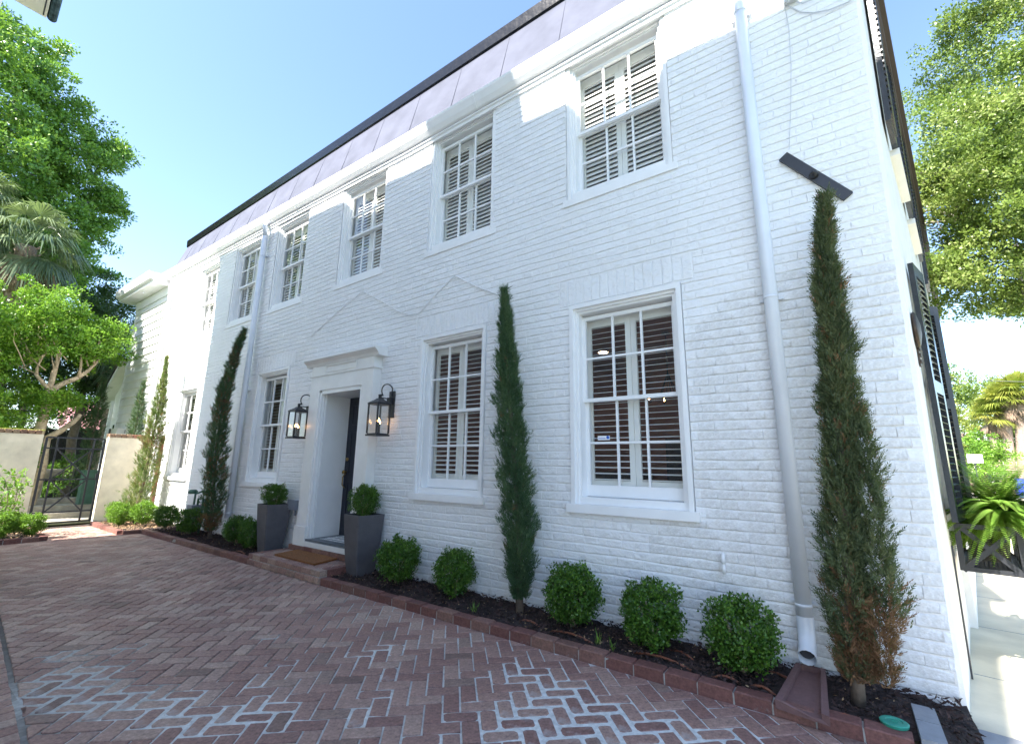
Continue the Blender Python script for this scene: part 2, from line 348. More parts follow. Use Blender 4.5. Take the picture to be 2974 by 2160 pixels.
def sub_rects(r, holes, mn=0.02):
    rs = [r]
    for hx0, hx1, hz0, hz1 in holes:
        out = []
        for x0, x1, z0, z1 in rs:
            if x1 <= hx0 or x0 >= hx1 or z1 <= hz0 or z0 >= hz1: out.append((x0, x1, z0, z1)); continue
            if z0 < hz0: out.append((x0, x1, z0, hz0))
            if z1 > hz1: out.append((x0, x1, hz1, z1))
            a, b = max(z0, hz0), min(z1, hz1)
            if x0 < hx0: out.append((x0, hx0, a, b))
            if x1 > hx1: out.append((hx1, x1, a, b))
        rs = out
    return [q for q in rs if q[1] - q[0] > mn and q[3] - q[2] > mn]

D = 4.103                                   # facade plane
XL, ZT = -14.9, 6.44                        # left end of the brick house, wall head
def xcorner(z): return 0.463 + 0.013 * z    # the street corner leans a little
TH = math.radians(9.2); DV = Vector((math.sin(TH), math.cos(TH), 0)); NV = Vector((math.cos(TH), -math.sin(TH), 0))
C0 = Vector((0.463, D, 0))

# ------------------------------------------------------------------ ground setting
g = MB()
g.add([(-900, -900, -0.06), (900, -900, -0.06), (900, 900, -0.06), (-900, 900, -0.06)], [(0, 1, 2, 3)])
g.obj('ground', M['grass'], kind='structure')
# paving bed with pale and dark mortar areas
PATCH = [(-4.94, 1.10, .16), (-4.74, 1.42, .14), (-4.3, 1.16, .22), (-4.2, .9, .2), (-3.7, 1.15, .22), (-3.9, 1.0, .2), (-3.35, 1.25, .12), (-3.09, 1.37, .16), (-3.0, 1.68, .12), (-4.08, 2.22, .10),
         (-3.13, 2.66, .10), (-3.13, 2.45, .10), (-3.9, 2.35, .06), (-2.07, 2.99, .14), (-1.75, 2.89, .2), (-1.5, 2.69, .22), (-1.33, 2.81, .2), (-1.36, 2.55, .22), (-.97, 2.95, .12), (-.78, 2.91, .12), (-1.71, 2.44, .18),
         (-2.07, 2.47, .06), (-2.55, 2.17, .06), (-1.1, 2.6, .2), (-1.5, 2.4, .16), (-2.9, 1.5, .12), (-3.5, 1.4, .10), (-4.5, 1.0, .18), (-2.0, 2.2, .07), (-.6, 3.1, .07), (-2.45, 1.95, .10), (-2.2, 2.75, .07), (-2.75, 2.35, .05), (-3.3, 1.75, .09), (-2.7, 1.65, .09), (-1.9, 2.0, .10), (-3.5, 2.05, .05), (-.45, 2.9, .14)]
PX = np.array(PATCH)
def pale(x, y):
    m = np.exp(-((x - PX[:, 0]) ** 2 + (y - PX[:, 1]) ** 2) / (PX[:, 2] ** 2)).sum()
    m += (0.12 + .25 * min(1, m)) * math.sin(x * 23 + 3 * math.sin(y * 17)) * math.sin(y * 29 + 2 * math.sin(x * 13))
    return max(0.0, min(1.0, m))
def joint_pale(x, y):
    base = 0.85 * max(0.0, min(1.0, (x + 6.2) / 2.8)) + (0.12 if y > 2.9 and x > -9 else 0)
    # the worn left-middle of the drive keeps dark joints
    if x < -3.6 and y < 2.6: base *= 0.3
    return max(0.04, min(1.0, base + 0.60 * pale(x, y)))
def ylow(x): return 0.44 + 0.077 * max(0.0, -x)
dx = 0.06
xs = np.arange(-14.1, 0.62, dx); ys = np.arange(-0.9, 3.62, dx)
V = []; T = []
for i, x in enumerate(xs):
    for j, y in enumerate(ys):
        p = pale(x, y); V.append((x, y, -0.009 + 0.007 * min(1, p * 1.2)))
V = np.array(V); ny = len(ys); F = []
for i in range(len(xs) - 1):
    for j in range(ny - 1):
        F.append((i * ny + j, (i + 1) * ny + j, (i + 1) * ny + j + 1, i * ny + j + 1)); T.append(joint_pale(xs[i] + dx / 2, ys[j] + dx / 2))
me = np_mesh('paving_bed', V, np.array(F), M['joint']); a = me.attributes.new('pale', 'FLOAT', 'FACE'); a.data.foreach_set('value', np.array(T, dtype=np.float32))
drive = link('driveway', me); tag(drive, kind='structure')

def clip_poly(poly, planes):
    """planes (a,b,c): keep a*x+b*y<=c"""
    for a, b, c in planes:
        out = []
        for i in range(len(poly)):
            p, q = poly[i], poly[(i + 1) % len(poly)]
            dp, dq = a * p[0] + b * p[1] - c, a * q[0] + b * q[1] - c
            if dp <= 0: out.append(p)
            if (dp < 0 < dq) or (dq < 0 < dp):
                t = dp / (dp - dq); out.append((p[0] + t * (q[0] - p[0]), p[1] + t * (q[1] - p[1])))
        poly = out
        if len(poly) < 3: return []
    return poly
def inset_poly(poly, e):
    n = len(poly); cx = sum(p[0] for p in poly) / n; cy = sum(p[1] for p in poly) / n; out = []
    for i in range(n):
        a, b, c = Vector(poly[i - 1]), Vector(poly[i]), Vector(poly[(i + 1) % n])
        d1 = (b - a).normalized(); d2 = (c - b).normalized(); n1 = Vector((-d1.y, d1.x)); n2 = Vector((-d2.y, d2.x))
        k = 1 + n1.dot(n2)
        if k < 0.3: out.append(tuple(b + (Vector((cx, cy)) - b).normalized() * e)); continue
        out.append(tuple(b + (n1 + n2) * (e / k)))
    return out
def parea(p): return 0.5 * sum(p[i][0] * p[(i + 1) % len(p)][1] - p[(i + 1) % len(p)][0] * p[i][1] for i in range(len(p)))
def paver(mb, poly, tint, pl, ztop=0.0, ero=0.0):
    if parea(poly) < 0: poly = poly[::-1]
    if parea(poly) < 0.0012: return False
    if ero > 0.25:        # mortar smeared over the arrises: rounder, smaller visible face
        q = inset_poly(poly, 0.006 + 0.007 * ero)
        if len(q) == 4:
            r = []
            for i in range(4):
                a, b, c = Vector(q[i - 1]), Vector(q[i]), Vector(q[(i + 1) % 4])
                r.append(tuple(b + (a - b).normalized() * random.uniform(.008, .022))); r.append(tuple(b + (c - b).normalized() * random.uniform(.008, .022)))
            q = r
    else: q = inset_poly(poly, 0.0048 + random.uniform(0, 0.002))
    q = [(x + random.uniform(-.0015, .0015), y + random.uniform(-.0015, .0015)) for x, y in q]
    top = inset_poly(q, 0.0045); n = len(q)
    tx, ty = random.uniform(-.012, .012), random.uniform(-.012, .012); cx = sum(p[0] for p in q) / n; cy = sum(p[1] for p in q) / n
    zt = lambda p: ztop + tx * (p[0] - cx) + ty * (p[1] - cy)
    vs = [(x, y, ztop - 0.02) for x, y in q] + [(x, y, zt((x, y)) - 0.0035) for x, y in q] + [(x, y, zt((x, y))) for x, y in top]
    fs = [(i, (i + 1) % n, n + (i + 1) % n, n + i) for i in range(n)] + [(n + i, n + (i + 1) % n, 2 * n + (i + 1) % n, 2 * n + i) for i in range(n)] + [tuple(range(2 * n, 3 * n))]
    mb.add(vs, fs, tint=tint, pale=pl); return True
WP = 0.108; ang = math.radians(43); ca, sa = math.cos(ang), math.sin(ang)
regA = [(1, 0, 0.27), (-1, 0, 11.72), (0, 1, 3.415), (-0.077, -1, -0.455)]
regB = [(1, 0, -11.72), (-1, 0, 14.0), (0, 1, 3.09), (0, -1, -2.10)]
pieces = []
R0 = 150
for j in range(-R0, R0):
    for i in range(-R0, R0):
        d = (i - j) % 4
        if d == 0: rect = [(i, j), (i + 2, j), (i + 2, j + 1), (i, j + 1)]
        elif d == 3: rect = [(i, j), (i + 1, j), (i + 1, j + 2), (i, j + 2)]
        else: continue
        poly = [((x * ca - y * sa) * WP - 6.0, (x * sa + y * ca) * WP + 2.0) for x, y in rect]
        cx = sum(p[0] for p in poly) / 4; cy = sum(p[1] for p in poly) / 4
        if not (-14.3 < cx < 0.5 and 0.2 < cy < 3.6): continue
        for reg in (regA, regB):
            q = clip_poly(poly, reg)
            if len(q) >= 3 and abs(parea(q)) > 0.0015: pieces.append((q, cx, cy))
# soldier border rows towards the neighbour's wall
for row in range(4):
    x = -11.7
    while x < 0.25:
        x1 = x + 0.107; y1 = ylow(x) - 0.004 - row * 0.214; y1b = ylow(x1) - 0.004 - row * 0.214
        pieces.append(([(x, y1 - .205), (x1, y1b - .205), (x1, y1b), (x, y1)], x, y1 - .1)); x = x1
def vis_score(cx, cy):
    v = R3.transposed() @ Vector((cx, cy, -1.45)); dep = -v.z
    if dep < 0.1: return 1e9
    px, py = v.x / dep * 1310.75, v.y / dep * 1310.75
    return dep if abs(px) < 1500 and abs(py) < 1095 else dep + 1000
pieces.sort(key=lambda t: vis_score(t[1], t[2]))
rest = MB(); cnt = 0
for q, cx, cy in pieces:
    p = pale(cx, cy) if cy > ylow(cx) - .02 else 0.0; ero = p if p > 0.33 else 0
    tint = min(.82, random.random() ** 1.2 * 0.55 + .30 * max(0.0, min(1.0, (-cx - 1.5) / 3.0))) if random.random() > .07 else random.uniform(.88, 1)
    if abs(parea(q)) < 0.008 and cnt < 300 or cnt >= 300: paver(rest, q, tint, p, random.uniform(-.0018, .0018), ero)
    else:
        mb = MB()
        if paver(mb, q, tint, p, random.uniform(-.0018, .0018), ero): mb.obj('brick', M['paver'], drive); cnt += 1
rest.obj('herringbone_bricks', M['paver'], drive, kind='stuff')
# pavement of the street, driveway apron, road
s = MB()
L_ = 90
def sp(sv, o, z): p = C0 + DV * sv + NV * o; return (p.x, p.y, z)
s.add([sp(-12, -0.3, -0.005), sp(-12, 2.6, -0.005), sp(L_, 2.6, -0.005), sp(L_, -0.3, -0.005)], [(0, 1, 2, 3)])
side = s.obj('sidewalk', M['concrete'], kind='structure')
s = MB()
for k in range(-6, 40):
    a, b = sp(k * 1.5 + .9, 0.02, -0.004), sp(k * 1.5 + .9, 2.6, -0.004)
    s.bar(a, b, 0.005, 0.003)
s.obj('expansion_joint', M['concgrey'], side, kind='stuff')
s = MB(); s.add([(0.27, -2.5, -0.0005), (2.9, -2.5, -0.0005), (2.9, 3.70, -0.0005), (0.49, 3.98, -0.0005), (0.30, 3.90, -0.0005), (0.27, 3.4, -0.0005)], [(0, 1, 2, 3, 4, 5)])
s.obj('driveway_apron', M['concgrey'], kind='structure')
s = MB(); s.add([sp(-12, 4.6, -0.055 + .02), sp(-12, 13, -0.035), sp(L_, 13, -0.035), sp(L_, 4.6, -0.035)], [(0, 1, 2, 3)]); s.obj('street', M['asphalt'], kind='structure')
s = MB()
a0, a1 = sp(-12, 4.5, .04), sp(L_, 4.5, .04); s.bar(a0, a1, 0.18, 0.14); s.obj('street_kerb', M['concrete'], kind='structure')

# planting beds
def bed(name, x0, x1, y0, y1, zc, edge=0.04):
    nx, nyy = max(4, int((x1 - x0) / 0.06)), max(4, int((y1 - y0) / 0.05)); V = []; F = []
    for i in range(nx + 1):
        for j in range(nyy + 1):
            x = x0 + (x1 - x0) * i / nx; y = y0 + (y1 - y0) * j / nyy
            z = zc + 0.03 * (j / nyy) + 0.012 * math.sin(x * 9 + y * 5) + 0.01 * math.sin(x * 31 - y * 23) + random.uniform(-.008, .008)
            V.append((x, y, z))
    for i in range(nx):
        for j in range(nyy): F.append((i * (nyy + 1) + j, (i + 1) * (nyy + 1) + j, (i + 1) * (nyy + 1) + j + 1, i * (nyy + 1) + j + 1))
    o = link(name, np_mesh(name, np.array(V), np.array(F), M['soil'])); tag(o, kind='structure'); return o
bed_a = bed('planting_bed', -11.7, 0.46, 3.50, D + .02, 0.035)
bed_b = bed('planting_bed', -13.95, -11.7, 3.15, D + .02, 0.035)
bed_c = bed('planting_bed', -13.95, -11.8, 0.2, 2.05, 0.035)
def chips(parent, x0, x1, y0, y1, n, zc, mat, sz, name):
    P = np.stack([RNG.uniform(x0, x1, n), RNG.uniform(y0, y1, n), zc + RNG.uniform(0, .03, n)], 1); P[:, 2] += 0.03 * (P[:, 1] - y0) / (y1 - y0)
    keep = ~((P[:, 0] > -.5) & (P[:, 0] < -.19) & (P[:, 1] < 4.0)) & ~((P[:, 0] > .155) & (P[:, 0] < .30) & (P[:, 1] < 3.89)); P = P[keep]; n = len(P)
    Dd = RNG.normal(size=(n, 3)); Dd[:, 2] *= 0.35
    V, F = leaf_quads(P, Dd, sz * RNG.uniform(.4, 1.6, n), sz * .4 * RNG.uniform(.5, 1.5, n))
    o = link(name, np_mesh(name, V, F, mat, RNG.uniform(0, 1, n)), parent); tag(o, kind='stuff')
chips(bed_a, -11.6, 0.44, 3.53, D - .02, 16000, 0.04, M['chip'], 0.035, 'bark_mulch')
chips(bed_a, -11.6, 0.2, 3.53, D - .05, 700, 0.06, M['dryleaf'], 0.02, 'leaf_litter')
chips(bed_b, -13.9, -11.7, 3.15, D - .02, 3000, 0.04, M['dryleaf'], 0.03, 'leaf_litter')
chips(bed_c, -13.9, -11.8, 0.3, 2.0, 3000, 0.04, M['dryleaf'], 0.03, 'leaf_litter')

def edging(name, segs, label, group=None, seed=0):
    """segs: ((x0,y0),(x1,y1)) runs of bricks laid end to end"""
    (ax, ay), _ = segs[0]
    t = empty(name, (ax, ay, 0), label, 'edging')
    mort = MB()
    for (x0, y0), (x1, y1) in segs:
        Lg = math.hypot(x1 - x0, y1 - y0); n = max(1, round(Lg / 0.222)); ux, uy = (x1 - x0) / Lg, (y1 - y0) / Lg; st = Lg / n
        nxx, nyy = -uy, ux
        mort.bar((x0 + ux * .01, y0 + uy * .01, 0.022), (x1 - ux * .01, y1 - uy * .01, 0.022), 0.096, 0.075)
        for k in range(n):
            a, b = k * st + .005, (k + 1) * st - .005; hh = 0.076 + random.uniform(-.004, .005); wv = 0.052; j = random.uniform(-.004, .004)
            c = 0.007; mb = MB(); r = lambda: random.uniform(-.002, .002)
            def pt(u, v, z): return (x0 + ux * u + nxx * (v + j) + r(), y0 + uy * u + nyy * (v + j) + r(), z + r())
            vs = [pt(a, -wv, -.01), pt(b, -wv, -.01), pt(b, wv, -.01), pt(a, wv, -.01), pt(a, -wv, hh - c), pt(b, -wv, hh - c), pt(b, wv, hh - c), pt(a, wv, hh - c),
                  pt(a + c, -wv + c, hh), pt(b - c, -wv + c, hh), pt(b - c, wv - c, hh), pt(a + c, wv - c, hh)]
            mb.add(vs, [(0, 1, 5, 4), (1, 2, 6, 5), (2, 3, 7, 6), (3, 0, 4, 7), (4, 5, 9, 8), (5, 6, 10, 9), (6, 7, 11, 10), (7, 4, 8, 11), (8, 9, 10, 11)], tint=random.random(), pale=random.choice([0, 0, 0, .3, .6]))
            mb.obj('brick', M['kerbbrick'], t)
    f = mort.obj('mortar', M['joint'], t)
    f.data.attributes['pale'].data.foreach_set('value', np.full(len(f.data.polygons), .55, dtype=np.float32))
    return t
edging('brick_edging', [((-11.60, 3.475), (-7.12, 3.475)), ((-5.28, 3.475), (0.16, 3.475)), ((-11.65, 3.42), (-11.65, 3.14)), ((-11.70, 3.12), (-13.85, 3.17))],
       'low dark red brick edging that runs along the foot of the white house')
edging('brick_edging', [((-11.78, 0.0), (-11.78, 2.0)), ((-11.83, 2.07), (-13.9, 2.07))], 'short low brick edging round the shrub bed left of the iron gate')
t = empty('edging_end_stone', (0.235, 3.68, 0), 'pair of worn grey paver stones that close the bed edging at the street corner', 'paving stones')
for y0, y1 in ((3.43, 3.655), (3.665, 3.875)):
    MB().box(0.185, 0.29, y0, y1, -.01, 0.088).obj('stone', M['concgrey'], t)

# ------------------------------------------------------------------ the white brick house
house = empty('brick_house', (-7, D, 0), 'two storey painted white brick house with grey metal roof edge and sash windows', 'house')
LOWW = [(-1.62, 1.17), (-3.91, 1.14), (-8.42, 1.16), (-12.3, 1.15)]
UPW = [(-1.63, 1.19), (-3.88, 1.19), (-6.09, 1.19), (-8.36, 1.19), (-10.22, 1.15), (-12.2, 1.15)]
DOOR = (-6.88, -5.295, 0.0, 3.02)
holes = [(c - w / 2, c + w / 2, 1.02, 3.13) for c, w in LOWW] + [(c - w / 2, c + w / 2, 4.31, 6.23) for c, w in UPW] + [(-6.62, -5.545, 0.0, 2.56)]
bk = MB()
for x0, x1, z0, z1 in sub_rects((XL, 0.43, -0.05, ZT), holes, 0.001):
    bk.box(x0, x1, D + 0.0085, D + 0.30, z0, z1)
wall = bk.obj('wall', M['brickwhite'], house)
bricks = []
nc = int(ZT / 0.0795) + 1; arches = []
for c, w in LOWW: arches.append((c - w / 2 - .12, c + w / 2 + .12, 3.135, 3.42))
bh = holes + [(DOOR[0] - .02, DOOR[1] + .02, 0, 3.06)] + arches
for k in range(nc):
    z0 = k * 0.0795 + .004; z1 = z0 + 0.0725; x = XL + random.uniform(-.2, 0); hdr = (k % 6 == 3)
    xr = xcorner(z0) - 0.028
    while x < xr:
        ln = random.gauss(0.118, .006) if (hdr or random.random() < 0.12) else random.gauss(0.238, 0.012)
        a, b = max(x, XL), min(x + ln, xr); x += ln + random.choice([0, 0, .001, .003])
        if b - a < .03: continue
        for r in sub_rects((a, b, z0, min(z1, ZT)), bh, 0.018): bricks.append(r)
for c, w in LOWW:     # soldier course arches
    n = 15; 
    for q in range(n):
        a = c - w / 2 - .11 + (w + .22) * q / n; bricks.append((a + .001, a + (w + .22) / n - .001, 3.142, 3.412))
def wbrick(mb, r):
    x0, x1, z0, z1 = r; e = .007; u = random.uniform
    y0 = D + u(-.0018, .0010); j = lambda: u(-.0016, .0016); c = [(x0, z0), (x1, z0), (x1, z1), (x0, z1)]; ex = .0018; ez = .011
    if z1 - z0 > .1: ex, ez = .004, .004
    wv = lambda a, b: b + .0055 * math.sin(a * 2.1 + b * 9) + .004 * math.sin(a * 7.3 + b * 31) + .002 * math.sin(a * 19 + b * 47)
    ci = [(x0 + ex, z0 + ez * .7), (x1 - ex, z0 + ez * .7), (x1 - ex, z1 - ez), (x0 + ex, z1 - ez)]
    vs = [(a, D + .013, wv(a, b)) for a, b in c] + [(a, y0 + .0045, wv(a, b) + j()) for a, b in c] + [(a + j() * 1.6, y0 + j() * .6, wv(a, b) + j() * 1.6) for a, b in ci]
    fs = [(i, (i + 1) % 4, 4 + (i + 1) % 4, 4 + i) for i in range(4)] + [(4 + i, 4 + (i + 1) % 4, 8 + (i + 1) % 4, 8 + i) for i in range(4)] + [(8, 9, 10, 11)]
    mb.add(vs, fs)
bricks.sort(key=lambda r: (((r[0] + r[1]) / 2) ** 2 + ((r[2] + r[3]) / 2 - 1.45) ** 2) + (0 if (r[1] - r[0]) > .09 else 4))
for r in bricks[:290]:
    mb = MB(); wbrick(mb, r); mb.obj('brick', M['brickwhite'], wall)
mb = MB()
for r in bricks[290:]: wbrick(mb, r)
mb.obj('bricks', M['brickwhite'], wall, kind='stuff')

# street-side stucco wall (recedes past the corner)
sw = MB()
def spz(sv, o, z): p = Vector((xcorner(z), D, 0)) + DV * sv + NV * o; return (p.x, p.y, z)
zz = [-.05, .4, .8, 1.6, 2.6, 3.6, 4.6, 5.6, 6.3]; vs = []; fs = []
for z in zz:
    vs += [spz(0, -0.45, z), spz(0, -0.03, z), spz(.012, -.004, z), spz(.04, 0.0, z), spz(15, 0, z), spz(15, -.45, z)]
n = 6
for i in range(len(zz) - 1):
    for j in range(n): fs.append((i * n + j, i * n + (j + 1) % n, (i + 1) * n + (j + 1) % n, (i + 1) * n + j))
fs.append(tuple(range((len(zz) - 1) * n, len(zz) * n)))
for q in range(0, len(vs), 6): vs[q] = (vs[q][0], D + .02, vs[q][2]); vs[q + 1] = (vs[q + 1][0], D + 0.002, vs[q + 1][2])
sw.add(vs, fs); sw.obj('street_wall', M['stucco'], house)
pl = MB(); a = [spz(2.3, 0, 0), spz(2.3, .055, 0), spz(15, .055, 0), spz(15, 0, 0)]
pl.add([(x, y, -.02) for x, y, z in a] + [(x, y, .95) for x, y, z in a], [(0, 1, 5, 4), (1, 2, 6, 5), (2, 3, 7, 6), (4, 5, 6, 7)]); pl.obj('plinth', M['stucco'], house)
rear = MB(); rear.box(XL, XL + .3, D + .3, D + 9, -.05, ZT); rear.box(XL, 1.6, D + 9, D + 9.3, -.05, ZT + .3); rear.obj('rear_wall', M['stucco'], house)

# rooms behind the windows
rm = MB()
for x0, x1, z0, z1, mi in ((XL + .3, -9.2, .28, 3.35, 1), (-9.1, -6.75, .28, 3.35, 1), (-5.45, 0.1, .28, 3.35, 0), (XL + .3, -7.3, 3.6, 6.3, 1), (-7.2, -2.8, 3.6, 6.3, 1), (-2.7, 0.1, 3.6, 6.3, 1)):
    y0, y1 = D + .31, D + 4.2
    rm.add([(x0, y0, z0), (x1, y0, z0), (x1, y1, z0), (x0, y1, z0), (x0, y0, z1), (x1, y0, z1), (x1, y1, z1), (x0, y1, z1)], [(2, 3, 7, 6), (1, 2, 6, 5), (3, 0, 4, 7)], mi=mi)
    rm.add([(x0, y0, z0), (x1, y0, z0), (x1, y1, z0), (x0, y1, z0)], [(0, 1, 2, 3)], mi=2)
    rm.add([(x0, y0, z1), (x1, y0, z1), (x1, y1, z1), (x0, y1, z1)], [(0, 1, 2, 3)], mi=0 if mi == 0 else 3)
rm.obj('room_lining', [M['room'], M['roomtan'], M['roomfloor'], M['trimw']], house)
dk = MB(); dk.box(-3.6, -2.7, D + 3.0, D + 3.9, .3, 1.35); dk.box(-2.3, -.9, D + 3.4, D + 4.1, .3, 1.9); dk.box(-1.0, .0, D + 2.2, D + 2.9, .3, 1.1)
dk.obj('furniture', M['darkwood'], house)

def ring(mb, x0, x1, z0, z1, w, y0, y1, bottom=True):
    mb.box(x0, x0 + w, y0, y1, z0, z1); mb.box(x1 - w, x1, y0, y1, z0, z1); mb.box(x0 + w, x1 - w, y0, y1, z1 - w, z1)
    if bottom: mb.box(x0 + w, x1 - w, y0, y1, z0, z0 + w)
def window(cx, w, upper, fancy, tilt, label=None):
    z0, z1 = (4.385, 6.215) if upper else (1.085, 3.12)
    gb, gm, gt = (4.545, 5.27, 6.03) if upper else (1.265, 2.11, 2.965)
    x0, x1 = cx - w / 2 + .006, cx + w / 2 - .006; yo = D + (.012 if upper else -.022)
    f = MB()
    ring(f, x0, x1, z0, z1, .042, yo, D + .12, False)
    ring(f, x0 + .042, x1 - .042, z0, z1 - .042, .028, yo + .030, D + .14, False)
    ring(f, x0 + .07, x1 - .07, z0, z1 - .07, .022, yo + .052, D + .16, False)
    f.box(x0 + .07, x1 - .07, D + .02, D + .28, z0 + .001, gb - .115 if not upper else gb - .08)   # stool
    f.box(x0 - .045, x1 + .045, yo - .022, D + .08, z0 - .078, z0)                             # sill
    win = f.obj('window', M['trim'], house, label=label)
    sx0, sx1 = x0 + .092, x1 - .092; st = .036
    gx0, gx1 = sx0 + st, sx1 - st
    def sash(nm, zb, zt, yb, rb, rt):
        m = MB(); m.box(sx0, gx0, yb, yb + .036, zb - rb, zt + rt); m.box(gx1, sx1, yb, yb + .036, zb - rb, zt + rt)
        m.box(gx0, gx1, yb, yb + .036, zb - rb, zb); m.box(gx0, gx1, yb, yb + .036, zt, zt + rt); m.obj(nm, M['trim'], win)
        pw = (gx1 - gx0) / 3; zm = (zb + zt) / 2; mt = .0105
        for q in (1, 2): MB().box(gx0 + pw * q - mt, gx0 + pw * q + mt, yb + .004, yb + .03, zb, zt).obj('muntin', M['trim'], win)
        for q in range(3): MB().box(gx0 + pw * q + (mt if q else 0), gx0 + pw * (q + 1) - (mt if q < 2 else 0), yb + .005, yb + .029, zm - mt, zm + mt).obj('muntin', M['trim'], win)
        for q in range(3):
            for (za, zc) in ((zb, zm - mt), (zm + mt, zt)):
                a_, b_ = gx0 + pw * q + (mt if q else 0), gx0 + pw * (q + 1) - (mt if q < 2 else 0)
                tl = random.uniform(-.0012, .0012)
                MB().add([(a_, yb + .018 + tl, za), (b_, yb + .018 - tl, za), (b_, yb + .018, zc), (a_, yb + .018, zc)], [(0, 1, 2, 3)]) if False else None
                p = MB(); p.add([(a_, yb + .018 + tl, za), (b_, yb + .018 - tl, za), (b_, yb + .018 + tl, zc), (a_, yb + .018 + 3 * tl, zc)], [(0, 1, 2, 3)]); p.obj('pane', M['glass'], win)
    sash('upper_sash', gm + .018, gt, D + .105, .036, .04)
    sash('lower_sash', gb, gm - .018, D + .150, .11 if not upper else .08, .034)
    # interior plantation shutters: two leaves
    ys = D + .215; a, b = gx0 - .045, gx1 + .045; zb, zt = gb - .10, gt + .06; m = MB(); sw_ = .055; rt = .085
    for (u0, u1) in ((a, cx - .002), (cx + .002, b)):
        m.box(u0, u0 + sw_, ys, ys + .028, zb, zt); m.box(u1 - sw_, u1, ys, ys + .028, zb, zt); m.box(u0 + sw_, u1 - sw_, ys, ys + .028, zb, zb + rt + .06); m.box(u0 + sw_, u1 - sw_, ys, ys + .028, zt - rt - .03, zt)
    m.obj('shutter_frame', M['louvre'], win)
    lz0, lz1 = zb + rt + .07, zt - rt - .04; nl = int((lz1 - lz0) / .058); join = MB(); base = None
    for (u0, u1) in ((a + sw_, cx - .002 - sw_), (cx + .002 + sw_, b - sw_)):
        base = None
        for q in range(nl + 1):
            z = lz0 + (lz1 - lz0) * q / nl; hw_ = .034 if upper else .027; dy, dz = hw_ * math.cos(tilt), hw_ * math.sin(tilt); th = .004
            yc = ys + .014
            vs = [(u0 + .003, yc - dy, z - dz), (u0 + .003, yc, z + th), (u0 + .003, yc + dy, z + dz), (u0 + .003, yc, z - th), (u1 - .003, yc - dy, z - dz), (u1 - .003, yc, z + th), (u1 - .003, yc + dy, z + dz), (u1 - .003, yc, z - th)]
            fs = [(0, 1, 5, 4), (1, 2, 6, 5), (2, 3, 7, 6), (3, 0, 4, 7), (3, 2, 1, 0), (4, 5, 6, 7)]
            if fancy:
                if base is None: mb = MB(); mb.add(vs, fs); base = mb.obj('louvre', M['louvre'], win); bz = z
                else:
                    o = base.copy(); COL.objects.link(o); o.parent = win; o.location = base.location + Vector((0, 0, z - bz))
            else: join.add(vs, fs)
    if join.v: join.obj('louvres', M['louvre'], win, kind='stuff')
    return win, (gx0, gx1, gb, gm)
R_ = math.radians
w5, g5 = window(*LOWW[0], False, True, R_(14))
w4, _ = window(*LOWW[1], False, True, R_(24)); window(*LOWW[2], False, False, R_(8)); window(*LOWW[3], False, False, R_(20))
window(*UPW[0], True, True, R_(62)); window(*UPW[1], True, True, R_(60)); window(*UPW[2], True, False, R_(60)); window(*UPW[3], True, False, R_(58)); window(*UPW[4], True, False, R_(60)); window(*UPW[5], True, False, R_(60))
# alarm company sticker in the lower sash
st = empty('window_sticker', (-1.90, D + .160, 1.69), 'small white sticker with a blue round emblem inside the large lower window', 'sticker')
MB().box(-1.985, -1.855, D + .1590, D + .1600, 1.705, 1.748).obj('sticker_face', M['signwhite'], st)
mb = MB()
mb.lathe([(.017, 0), (.017, .0006)], (0, 0, 0), 20); mb.xf(Matrix.Translation((-1.875, D + .1588, 1.731)) @ Matrix.Rotation(math.pi / 2, 4, 'X')); mb.obj('round_emblem', M['stickerblue'], st)
mb = MB()
for q in range(11): mb.box(-1.978 + q * .0072, -1.973 + q * .0072, D + .1583, D + .1589, 1.718, 1.726)
mb.obj('blue_lettering', M['stickerblue'], st)
# interior lights
t = empty('ceiling_downlight', (-3.1, 6.95, 3.33), 'warm glowing round downlight seen through the large lower window', 'ceiling light')
MB().lathe([(.075, 0), (.075, .004)], (-3.1, 6.95, 3.335), 20).obj('lamp_disc', M['lampglow'], t); MB().lathe([(.10, .0), (.10, .012)], (-3.1, 6.95, 3.3395), 20).obj('trim_ring', M['trimw'], t)
t = empty('chandelier', (-1.9, D + 2.2, 2.35), 'dark hanging chandelier with tiny candle lights inside the large lower window', 'chandelier')
c = Vector((-1.85, D + 2.2, 0)); MB().tube([c + Vector((0, 0, 3.34)), c + Vector((0, 0, 2.7))], .008, 6).obj('chain', M['iron'], t); MB().lathe([(.07, 0), (.04, .03)], (c.x, c.y, 3.3), 14).obj('ceiling_rose', M['iron'], t)
for q in range(6):
    a = q * math.pi / 3; e = c + Vector((math.cos(a) * .28, math.sin(a) * .28, 0))
    MB().tube([c + Vector((0, 0, 2.75)), c + (e - c) * .4 + Vector((0, 0, 2.45)), e + Vector((0, 0, 2.33))], .007, 5).obj('arm', M['iron'], t)
    MB().lathe([(.008, 0), (.012, .02), (.002, .045)], (e.x, e.y, 2.38), 8).obj('candle_bulb', M['flame'], t)

